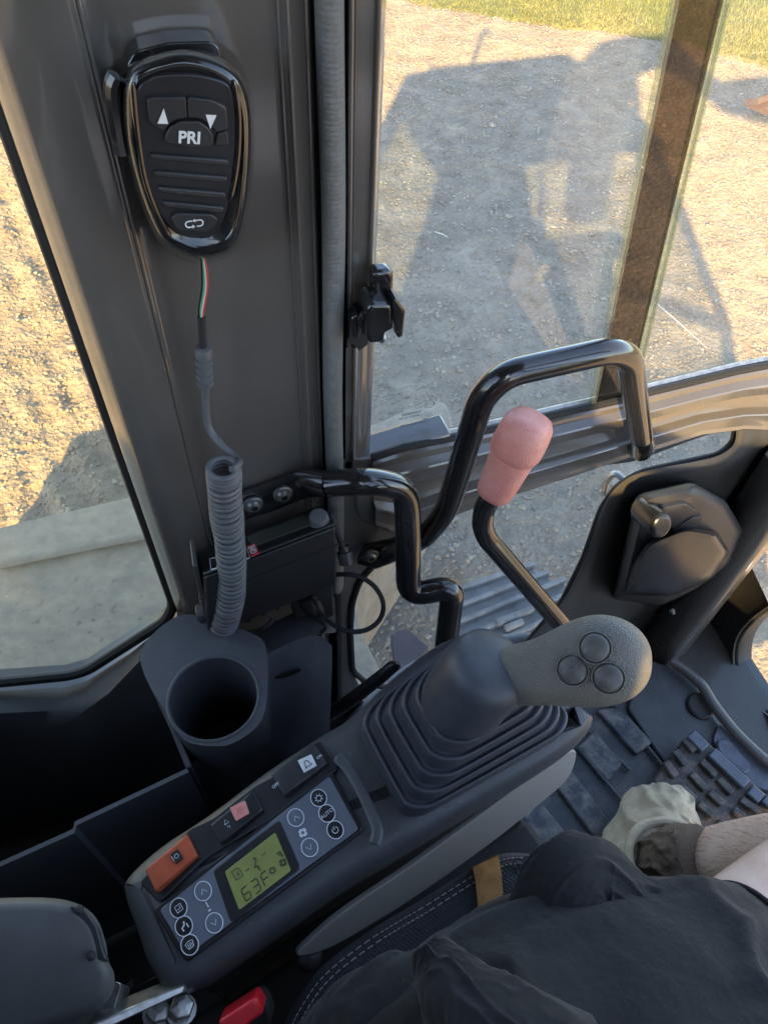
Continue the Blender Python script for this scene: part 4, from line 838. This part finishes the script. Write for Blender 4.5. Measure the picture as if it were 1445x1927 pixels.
for x,y,mk in((1119,1219,0),(1077,1261,1),(1144,1276,0)):
    d_=surf(x,y)+.0005; c=D(x,y,d_); e=.012
    nx=nrm(np.cross(D(x+12,y,surf(x+12,y))-D(x-12,y,surf(x-12,y)),D(x,y+12,surf(x,y+12))-D(x,y-12,surf(x,y-12)))); nx=nx if nx.dot(CAM-c)>0 else -nx
    nx=nrm(nx-vd)
    mb=MB(); mb.lathe(c,nx,[(.0108,-.006),(.0108,.0005),(.0106,.0012),(.0100,.0011),(.0097,.0004),(.0096,-.0012)],40,(1,0)); wl_=obj('button_well',mb,gripm,grip)
    bt=MB().lathe(c,nx,[(.0093,-.003),(.0093,.0007),(.0089,.0016),(.0075,.0026),(.005,.0033),(.0025,.0037),(.0005,.0038)],36); b=obj('thumb_button',bt,btnm,joy)
    if mk:
        rx=nrm(ray(x+50,y)-ray(x,y)); ux=np.cross(nx,rx); P=[c+nx*.0038+rx*a_*.001+ux*b_*.001 for a_,b_ in((-3,-2),(-1,3),(0,2),(2,3),(0,0),(2,-3),(0,-1),(-2,-3))]; obj('button_mark',MB().tube(P,.00018,5),blk,b)

# ================================================= LOCK LEVER
lk=thing('lock_lever','bent black safety lever with a faded red rubber knob','lever',D(1080,1220,.78))
P=fillet([D(955,905,.60),D(912,948,.625),D(905,1000,.645),D(1058,1178,.72),D(1110,1240,.76)],[0,.012,.03,.02,0],8)
obj('rod',MB().tube(P,.0089,18),gloss,lk)
ka,kb=D(928,932,.612),D(1002,783,.562); ax=nrm(kb-ka); L=np.linalg.norm(kb-ka)
pf=[(.006,-.0005),(.0125,.0),(.0148,.0025),(.0158,.008),(.0170,L*.3),(.0181,L*.5),(.0184,L*.53),(.0181,L*.545),(.0196,L*.558),(.0208,L*.58),(.0212,L*.66),(.0208,L*.80),(.0196,L*.90),(.0165,L*.965),(.010,L*.995),(.002,L)]
kn=MB(); rg_=[]
for r_,h in pf:
    c=ka+ax*h; u_=nrm(np.cross(ax,vd)); v_=np.cross(ax,u_); e=2/2.6
    r_*=.93; rg_.append([c+r_*(np.sign(math.cos(a))*abs(math.cos(a))**e*u_+np.sign(math.sin(a))*abs(math.sin(a))**e*v_) for a in np.linspace(0,6.2832,32,endpoint=False)])
kn.loft(rg_); obj('knob',kn,redk,lk,ang=80)
# tilt lever beside the console
P=[D(618,1345,.82),D(660,1318,.80),D(715,1275,.77),D(742,1252,.755),D(748,1247,.752)]
tag(obj('tilt_lever',MB().tube(P,[.0095,.0092,.0085,.0075,.003],14,flat=[(1,.7)]*5),blks),'flat black console tilt lever poking out beside the joystick bellows','lever')

# ================================================= CAB FLOOR, FRONT CORNER
fl=thing('cab_floor','dark painted cab floor pan and front corner with a lower window','cab floor',V(.4,.1,-.06))
obj('floor_pan',MB().box((.15,-.03,-.045),(.68,0,0),(0,.5,0),(0,0,.015)),paintd,fl)
ap=[V(.70,.47,-.03),V(.70,.40,-.03),V(.685,.375,-.03),V(.69,.36,-.03),V(.73,.34,-.03),V(.80,.32,-.03),V(.82,.47,-.03)]
q0=[onZ(x,y,.0) for x,y in((1216,1190),(1232,1232),(1252,1246),(1268,1246),(1282,1228),(1300,1215),(1345,1130),(1300,1080))]
obj('front_post',MB().loft([[V(p[0],p[1],-.03) for p in q0],[V(p[0],p[1],1.3) if 0 else V(p[0]-.0,p[1],.46) for p in q0]]),paintd,fl,ang=60)
XF=.80
win=[(1460,1135),(1418,1166),(1394,1196),(1386,1225),(1387,1258),(1400,1292),(1430,1328),(1480,1372)]
wr=[(1410,1060),(1365,1110),(1335,1160),(1318,1205),(1315,1260),(1330,1310),(1370,1360),(1430,1415)]
i0=cr([onX(x,y,XF) for x,y in win],4); i1=cr([onX(x,y,XF-.008) for x,y in [(a-7,b) for a,b in win]],4); i2=cr([onX(x,y,XF-.002) for x,y in[(a-14,b+2) for a,b in win]],4); i3=cr([onX(x,y,XF) for x,y in wr],4); i4=cr([onX(x-34,y+6,XF-.03) for x,y in wr],4)
obj('front_corner_panel',MB().loft([[p+V(.03,0,0) for p in i0],i0,i1,i2,i3,i4],closed=False),blk,fl,ang=60)
obj('lower_front_glass',MB().prism([onX(x,y,XF+.01) for x,y in((1470,1120),(1380,1180),(1378,1262),(1400,1310),(1500,1400),(1700,1400),(1700,1100))],(.005,0,0)),g_door,fl,smooth=False)
obj('front_gasket',MB().tube(i0,.0035,8),blkm,fl)
# raised lip between mat and front wall
P=[onZ(x,y,.03) for x,y in((1262,1243),(1290,1262),(1320,1290),(1345,1330),(1390,1385),(1460,1450))]
obj('floor_lip',MB().tube(cr(P,5),.009,12,flat=[(.8,1)]*26),paintd,fl)
P=fillet([onZ(x,y,.012) for x,y in((1220,1240),(1300,1270),(1330,1330),(1350,1360),(1380,1395),(1470,1490),(1470,1560),(1300,1500),(1240,1420),(1180,1330))],.01,4,True)
obj('pedal_plate',MB().prism(P,(0,0,-.03)),mat('grey_floor_steel',(.05,.055,.062),.45,var=.25,vscale=25,bump=.2,bscale=60),fl,bevel=.004)
obj('floor_plug',MB().lathe(onZ(1317,1329,.014),(0,0,1),[(.022,-.004),(.022,.003),(.019,.006),(.005,.0065)],28),rub,fl)
P=fillet([onZ(x,y,.02) for x,y in((1352,1360),(1445,1445),(1480,1500),(1420,1480),(1340,1395))],.008,4,True); obj('access_cover',MB().prism(P,(0,0,-.008)),pedt,fl,bevel=.002)
P=fillet([onZ(x,y,.026) for x,y in((1348,1392),(1370,1390),(1410,1435),(1412,1450),(1398,1456),(1352,1415))],.006,4,True); obj('cover_plate',MB().prism(P,(0,0,-.008)),pedt,fl,bevel=.002)
# floor mat
fm=thing('floor_mat','dusty black ribbed rubber floor mat','floor mat',onZ(1120,1450,-.03))
mo_=[(700,1300),(980,1190),(1140,1245),(1214,1298),(1258,1345),(1271,1375),(1265,1412),(1240,1465),(1204,1520),(1185,1575),(1215,1640),(1300,1760),(600,2100),(300,1900)]
P=cr([onZ(x,y,.006) for x,y in mo_],5,True); 
obj('mat_sheet',MB().loft([[p-V(0,0,.03) for p in P],P,[p+V(0,0,.004)+(np.mean(P,0)-p)*.012 for p in P],[p+V(0,0,.004)+(np.mean(P,0)-p)*.05 for p in P],[p-V(0,0,.004)+(np.mean(P,0)-p)*.07 for p in P]]),matr,fm,ang=60)
ribs=[[(1166,1329),(1228,1397),(1197,1420),(1122,1335)],[(1118,1372),(1172,1439),(1143,1471),(1088,1405)],[(1071,1443),(1154,1554),(1132,1594),(1046,1480)],[(1015,1505),(1077,1582),(1034,1616),(985,1540)],[(960,1560),(1040,1660),(1000,1690),(925,1590)],[(1085,1478-60),(1062,1436),(1000,1500),(1030,1500)]]
for q in ribs[:5]:
    P=fillet([onZ(x,y,.012) for x,y in q],.004,3,True); obj('mat_rib',MB().prism(P,(0,0,-.014)),matd,fm,bevel=.0025)
for a,b in(((1075,1345),(1185,1450)),((1085,1405),(1225,1575)),((1030,1450),(1155,1620)),((985,1510),(1100,1660)),((1150,1320),(1245,1440))):
    p,q=onZ(*a,.009),onZ(*b,.009); obj('mat_ridge',MB().tube([p,(p+q)/2,q],.0028,8),matr,fm)
# pedal
pd=thing('foot_pedal','worn black ribbed travel pedal beside the khaki boot','foot pedal',onZ(1340,1480,.0))
zp=.055
P=fillet([onZ(x,y,zp) for x,y in((1286,1392),(1302,1376),(1320,1386),(1470,1520),(1470,1600),(1400,1605),(1330,1570),(1250,1512),(1232,1490),(1234,1460))],.006,4,True)
obj('tread_plate',MB().prism(P,(0,0,-.02)),pedm,pd,bevel=.003)
for a,b in(((1296,1382),(1325,1410)),((1336,1416),(1402,1478)),((1408,1486),(1430,1505)),((1436,1502),(1475,1540))):
    p,q=onZ(*a,zp+.006),onZ(*b,zp+.006); d=nrm(q-p); s=V(-d[1],d[0],0); obj('front_lug',MB().box((p+q)/2,(q-p)/2,s*.009,V(0,0,.006)),pedt,pd,bevel=.002)
for (x0,y0),(x1,y1) in(((1285,1392),(1305,1415)),((1268,1413),(1288,1440)),((1250,1434),(1270,1462)),((1318,1432),(1345,1460)),((1350,1465),(1376,1493)),((1298,1456),(1326,1486)),((1332,1490),(1358,1514)),((1276,1478),(1306,1506)),((1312,1512),(1340,1536)),((1392,1504),(1428,1530)),((1378,1524),(1410,1552)),((1350,1545),(1380,1572)),((1262,1500),(1284,1520))):
    p,q=onZ(x0,y0,zp+.004),onZ(x1,y1,zp+.004); d=nrm(q-p); s=V(-d[1],d[0],0); obj('tread_bar',MB().box((p+q)/2,(q-p)/2,s*.0056,V(0,0,.005)),pedm,pd,bevel=.0018)
obj('pedal_stem',MB().tube([onZ(1350,1480,zp-.01),onZ(1350,1480,zp-.01)-V(0,0,.06)],.012,12),pedm,pd)

# ================================================= SEAT
st_=thing('driver_seat','charcoal cloth driver seat cushion with tan tag and pale stitching','seat',V(.05,-.15,.1))
ZS=.42
so_=[(470,2100),(520,1960),(548,1895),(600,1822),(690,1752),(790,1692),(870,1642),(935,1606),(990,1602),(1035,1618),(1065,1660),(1150,1800),(1300,2300),(700,2700)]
P=cr([onZ(x,y,ZS) for x,y in so_],6,True); c=np.mean(P,0)
def ofz(P,d):
    n=len(P); o=[]
    for i in range(n):
        T=nrm(P[(i+1)%n]-P[i-1]); o.append(P[i]+V(-T[1],T[0],0)*d)
    return o
sg=1 if np.linalg.norm(ofz(P,.01)[10]-c)<np.linalg.norm(P[10]-c) else -1
obj('cushion',MB().loft([[p-V(0,0,.1) for p in ofz(P,sg*.01)],[p-V(0,0,.03) for p in ofz(P,-sg*.002)],[p-V(0,0,.008) for p in P],[p+V(0,0,.004) for p in ofz(P,sg*.006)],[p+V(0,0,.012) for p in ofz(P,sg*.02)],[p+V(0,0,.02) for p in ofz(P,sg*.05)]]),seatm,st_,ang=70)
for k_,dd in((0,.0075),(1,.0125)):
    q=[p+V(0,0,.0055+.003*k_) for p in ofz(P,sg*dd)]; mb=MB(); acc=0
    for i in range(6,58):
        a,b=q[i%len(q)],q[(i+1)%len(q)]; l=np.linalg.norm(b-a); n_=max(1,int(l/.0042))
        for j in range(n_):
            p_=a+(b-a)*(j+.15)/n_; q_=a+(b-a)*(j+.8)/n_; mb.tube([p_,(p_+q_)/2+V(0,0,.0006),q_],.0006,5)
    obj('stitching',mb,thread,st_)
bkr=[]
for z,x,w_,t in((.46,-.36,.20,.05),(.55,-.38,.23,.06),(.75,-.42,.23,.06),(.92,-.45,.21,.055),(1.0,-.46,.16,.04),(1.02,-.465,.1,.02)):
    bkr.append([V(x+t*math.cos(a),-.2+w_*math.sin(a)*(1 if abs(math.sin(a))<.7 else 1),z) for a in np.linspace(0,2*math.pi,24,endpoint=False)])
obj('backrest',MB().loft(bkr),seatm,st_,ang=70)  # unseen backrest, added to keep sun off the left pillar
# tan tag: wraps the cushion edge
rw_=[]
for (x0,y0),(x1,y1),z in(((884,1648),(930,1622),-.012),((886,1636),(936,1606),.000),((889,1632),(937,1611),.0085),((895,1660),(943,1640),.0165),((899,1700),(946,1680),.0215),((902,1752),(946,1720),.0235)):
    rw_.append([onZ(x0,y0,ZS+z),onZ((x0+x1)/2,(y0+y1)/2-1,ZS+z+.0012),onZ(x1,y1,ZS+z)])
tg=[[p for p in r_]+[p-V(0,0,.003) for p in r_[::-1]] for r_ in rw_]
obj('leather_tag',MB().loft(tg),tanl,st_,bevel=.0006)
emb=MB()
for i in range(4):
    for j in range(3):
        c=onZ(975+i*17+j*6,1625+j*15-i*3,ZS+.0125); emb.tube([c+.004*V(math.cos(a),math.sin(a),0) for a in np.linspace(.6,5.6,10)],.0009,5)
obj('embossed_pattern',emb,rub,st_)
# seat side housing
hs_=thing('seat_side_housing','dark grey plastic seat housing corner at lower left','seat housing',D(60,1830,.62))
def dl(lst,dd,s=1,c=None):
    P=[D(a,b,dd) for a,b in lst]; c=np.mean(P,0) if c is None else c; return cr([c+(p-c)*s for p in P],4,True)
ho=[(-300,1700),(-60,1692),(80,1689),(145,1700),(182,1728),(200,1775),(205,1808),(216,1835),(212,1868),(186,1897),(120,1925),(40,1950),(-300,2050)]
rr=[dl(ho,.60),dl(ho,.54),dl(ho,.52),dl(ho,.512,.97),dl(ho,.507,.9),dl(ho,.505,.8)]
hgrey_=0
hgrey=mat('grey_housing_plastic',(.1,.098,.092),.55,bump=.35,bscale=800,bdist=.0005,var=.12,vscale=25)
obj('housing',MB().loft(rr),hgrey,hs_,ang=70)
q=[D(a,b,.506) for a,b in((128,1702),(160,1712),(182,1742),(196,1795),(203,1808),(168,1806),(158,1770),(150,1735))]
obj('hinge_cap',MB().prism(fillet(q,.003,3,True),V(0,0,-.01)),mat('dark_hinge_plastic',(.035,.035,.036),.5),hs_,bevel=.002)
for x,y in((150,1712),(172,1799)): obj('cap_hole',MB().sphere(D(x,y,.503),(.003,0,0),(0,.003,0),(0,0,.003)),blkm,hs_)
obj('lower_bead',MB().tube(cr([D(x,y,.51) for x,y in((-60,1912),(60,1885),(150,1872),(192,1878))],5),.0018,8),hgrey,hs_)
obj('lower_bracket',MB().prism(fillet([D(a,b,.55) for a,b in((60,1950),(130,1895),(200,1870),(215,1845),(230,1850),(200,1950))],.004,3,True),V(0,.0,-.03)),steel,hs_,bevel=.002)
obj('strut',MB().tube([D(215,1900,.62),D(262,1852,.62)],.007,10),blks,hs_)
# belt anchor and buckle
an=thing('belt_anchor','worn steel seat belt anchor bar with two bolts at the lower edge','belt anchor',D(270,1890,.56))
q=[D(160,1932,.53),D(345,1856,.565),D(349,1868,.565),D(185,1945,.53)]; obj('bar',MB().prism(q,V(.006,.012,-.022)),steel,an,bevel=.0015)
q=[D(a,b,.585) for a,b in((250,1862),(290,1838),(325,1826),(345,1840),(340,1856),(290,1878),(255,1895))]; obj('curved_cover',MB().prism(fillet(q,.005,4,True),V(0,0,-.03)),blks,an,bevel=.004,seg=3)
obj('torn_tape',MB().prism([D(a,b,.60) for a,b in((338,1848),(385,1850),(386,1864),(345,1868))],V(0,0,-.003)),blkm,an)
for x,y in((300,1900),(343,1893)):
    c=D(x,y,.575); mb=MB().lathe(c,D(x+4,y-14,.565)-c,[(.0095,-.008),(.0095,.0),(.0082,.0015),(.0035,.002)],6); b=obj('bolt',mb,steel,an,bevel=.0008,smooth=False); obj('washer',MB().lathe(c,D(x+4,y-14,.565)-c,[(.0115,-.0095),(.0115,-.0075)],20),steel,b)
bk=thing('belt_buckle','red seat belt buckle at the bottom edge','belt buckle',D(455,1905,.56))
q=[D(408,1924,.55),D(482,1876,.56),D(498,1906,.56),D(430,1960,.55)]; obj('red_button',MB().prism(q,V(.003,.01,-.025)),redb,bk,bevel=.003,seg=3)
q=[D(452,1902,.553),D(480,1882,.557),D(484,1890,.557),D(457,1911,.553)]
q=[D(478,1872,.575),D(498,1880,.575),D(512,1915,.575),D(500,1960,.575),D(440,1975,.57),D(400,1950,.57)]; obj('buckle_shell',MB().prism(fillet(q,.004,3,True),V(.003,.01,-.03)),blk,bk,bevel=.003)
# clutter under the seat edge
uc_=thing('seat_mechanism','dark seat suspension mechanism between console and cushion','seat mechanism',V(0,.05,.1))
obj('slide_rail',MB().tube([D(420,1860,.72),D(600,1740,.74),D(760,1640,.78)],.012,10),blkm,uc_)
obj('lock_knob',MB().sphere(D(580,1800,.64),(.012,0,0),(0,.012,0),(0,0,.01)),blk,uc_)
obj('base_box',MB().box((.0,.02,.12),(.3,.06,0),(-.03,.1,0),(0,0,.12)),blkm,uc_,bevel=.01)
obj('pale_clip',MB().prism([D(a,b,.70) for a,b in((786,1670),(806,1652),(826,1648),(815,1662),(800,1674))],V(0,0,-.004)),white,uc_)

# ================================================= PERSON
per=thing('person','seated person in black shorts and shirt with a khaki boot on the floor','person',V(-.1,-.2,0))
def skinmesh(name,pts,edges,m_,parent,sub=2):
    off=LOC[parent.name]; me=bpy.data.meshes.new(name); me.from_pydata([tuple(np.array(p[0])-off) for p in pts],edges,[]); me.materials.append(m_)
    o=bpy.data.objects.new(name,me); COL.objects.link(o); o.parent=parent; LOC[o.name]=off
    md=o.modifiers.new('skin','SKIN'); md.use_smooth_shade=True; md.branch_smoothing=.6
    for i,p in enumerate(pts):
        sv=me.skin_vertices[0].data[i]; sv.radius=(p[1],p[1]) if not hasattr(p[1],'__len__') else p[1]; sv.use_root=(i==0)
    s_=o.modifiers.new('sub','SUBSURF'); s_.levels=sub; s_.render_levels=sub; return o
knee=D(1590,1625,.72); ank=D(1235,1636,1.0)
hipL=V(.0,-.12,.50); pel=V(-.08,-.22,.5); hipR=V(-.0,-.32,.5); kneeR=V(.42,-.38,.52); ankR=V(.36,-.36,.1)
body=skinmesh('body',[(pel,.13),(hipL,.085),(hipL*.5+knee*.5,.078),(knee*.9+hipL*.1-V(0,0,.01),.062),(knee-V(0,0,.0),.056),(knee*.72+ank*.28,.056),(knee*.4+ank*.6,.047),(ank,.036),(hipR,.085),(hipR*.5+kneeR*.5,.08),(kneeR,.06),((kneeR+ankR)/2,.056),(ankR,.038),(V(-.18,-.24,.66),(.12,.1)),(V(-.28,-.25,.82),(.13,.1))],[(0,1),(1,2),(2,3),(3,4),(4,5),(5,6),(6,7),(0,8),(8,9),(9,10),(10,11),(11,12),(0,13),(13,14)],skin,per)
# clothing as closed sleeves with folds
def sleeve(name,st_,m_,seg=64,folds=0.004,seed=3,parent=None,cap=(1,1),sx_=1):
    C0=[np.array(s[0]) for s in st_]; n=len(C0); out=[]; k_=18; seg=96
    Cc=cr(C0,k_); Rr=np.interp(np.linspace(0,n-1,len(Cc)),range(n),[s[1] for s in st_]); Rf=np.interp(np.linspace(0,n-1,len(Cc)),range(n),[s[2] for s in st_])
    u=V(0,0,1)
    for i,c in enumerate(Cc):
        T=nrm(Cc[min(i+1,len(Cc)-1)]-Cc[max(i-1,0)]); u=nrm(u-T*u.dot(T)); v=np.cross(T,u); ring=[]
        for a in np.linspace(0,2*math.pi,seg,endpoint=False):
            l=i/len(Cc)*6; w_=math.cos(a)*1.4+.3*l; z_=math.sin(a)*1.4-.25*l
            x1,y1=np.array([w_*1.0+l*.55]),np.array([z_*.9+l*.2])
            f=vnoise(x1,y1,.8,seed)[0]*1.5; n1=vnoise(x1*.45+5,y1*1.7,1.5,seed+1)[0]; n2=vnoise(x1*.6-3,y1*1.2+2,2.3,seed+2)[0]
            rdg=max(0,1-abs(n1)*5)**1.5; rd2=max(0,1-abs(n2)*6)**1.5
            r_=Rr[i]+folds*(f+rdg*1.3+rd2*.5)
            ring.append(c+u*math.cos(a)*r_*Rf[i]+v*math.sin(a)*r_)
        out.append(ring)
    return obj(name,MB().loft(out,cap),m_,parent,ang=180)
sleeve('shorts',[(D(540,2450,.53),.09,1),(D(700,2300,.53),.115,1),(D(860,2170,.54),.120,1),(D(1010,2060,.56),.118,1),(D(1160,1975,.58),.115,1),(D(1300,1915,.61),.105,1),(D(1425,1875,.635),.088,1)],clothb,parent=per,folds=.009,seed=5)
hc=D(1418,1877,.633); hT=nrm(D(1425,1875,.635)-D(1300,1915,.61)); hu=nrm(V(0,0,1)-hT*hT[2]); hv=np.cross(hT,hu)
for dd,rr_,tr_ in((0,.0868,.0022),):
    obj('shorts_hem',MB().tube([hc+hT*dd+(hu*math.cos(t)+hv*math.sin(t))*(rr_+.001*math.sin(5*t)) for t in np.linspace(0,6.2832,60)],tr_,8,cap=(0,0)),clothb,per)
sleeve('shirt',[(V(-.34,-.25,.92),.10,1),(V(-.3,-.25,.84),.145,1),(V(-.2,-.24,.68),.15,.8),(V(-.1,-.21,.56),.14,.6),(V(-.04,-.19,.5),.12,.5)],clothb,parent=per,folds=.01,seed=9)
sleeve('shorts_cuff',[(D(1000,1830,.59),.028,.8),(D(1030,1750,.59),.032,.8),(D(1072,1662,.59),.029,.8),(D(1120,1652,.60),.028,.8),(D(1190,1695,.60),.026,.6),(D(1250,1715,.60),.018,.5)],clothb,parent=per,folds=.0035,seed=15)
sleeve('shirt_hem',[(D(799,1775,.50),.006,.8),(D(824,1818,.495),.018,.8),(D(865,1885,.48),.026,.8),(D(930,1960,.47),.036,.8),(D(1040,2060,.46),.05,.8)],clothb,parent=per,folds=.003,seed=25)
sleeve('shirt_tail',[(D(600,2080,.52),.03,.7),(D(665,2000,.53),.042,.7),(D(740,1950,.53),.045,.7),(D(830,1925,.54),.045,.8)],clothb,parent=per,folds=.004,seed=35)
# boot
bt=[(D(1215,1645,1.0),.042,1),(D(1225,1625,1.03),.05,1),(D(1240,1595,1.06),.058,.9),(D(1260,1570,1.09),.062,.75),(D(1290,1552,1.1),.056,.6),(D(1310,1540,1.1),.045,.5),(D(1325,1530,1.105),.02,.4)]
a_=onZ(1215,1650,.14); b_=onZ(1270,1565,.045); c2=onZ(1310,1535,.035)
sleeve('boot',[(a_+V(0,0,.05),.046,1),(a_+V(.005,0,-.02),.052,1),(onZ(1225,1622,.08),.062,1),(onZ(1245,1590,.06),.066,.85),(onZ(1268,1568,.045),.062,.7),(onZ(1290,1552,.035),.048,.6),(onZ(1302,1543,.03),.02,.5)],bootk,parent=per,folds=.009,seed=45)
sleeve('sock',[(a_+V(0.01,0,.03),.036,1),(a_+V(.02,-.005,.075),.04,1),(a_+V(.03,-.01,.10),.036,1)],sockm,parent=per,folds=.004,seed=55)
sleeve('boot_right',[(ankR+V(0,0,.08),.05,1),(ankR+V(.0,0,-.03),.052,1),(ankR+V(.06,0,-.05),.05,.8),(ankR+V(.15,.01,-.06),.045,.7),(ankR+V(.19,.01,-.065),.02,.5)],bootk,parent=per,folds=.005,seed=65)
c0=a_+V(.012,0,.055); obj('boot_collar',MB().tube([c0+V(.05*math.cos(t),.048*math.sin(t),.006*math.cos(t*2)) for t in np.linspace(0,6.2832,28)],.006,10,cap=(0,0)),bootk,per)
for k_,(x0,y0,x1,y1,x2,y2) in enumerate(((1196,1600,1232,1568,1268,1545),(1216,1612,1258,1582,1296,1560),(1240,1618,1282,1598,1330,1585))):
    obj('boot_seam',MB().tube(cr([onZ(x0,y0,.125),onZ(x1,y1,.118),onZ(x2,y2,.095)],6),.0022,6),bootk,per)
hr=MB()
for i in range(1400):
    t=random.random(); c=knee*(1-t*.75)+ank*(t*.75); rr_=.056-.006*t; T=nrm(ank-knee); u_=nrm(np.cross(T,V(0,0,1))); v_=np.cross(T,u_); a=random.random()*6.28; n_=u_*math.cos(a)+v_*math.sin(a)
    p=c+n_*rr_*.97; q=p+n_*.005+T*.009+V(random.gauss(0,.002),random.gauss(0,.002),random.gauss(0,.002)); s_=nrm(np.cross(n_,T))*.00022; hr.add([p-s_,p+s_,q],[(0,1,2)])
obj('leg_hair',hr,hairm,per,recalc=False,smooth=False)
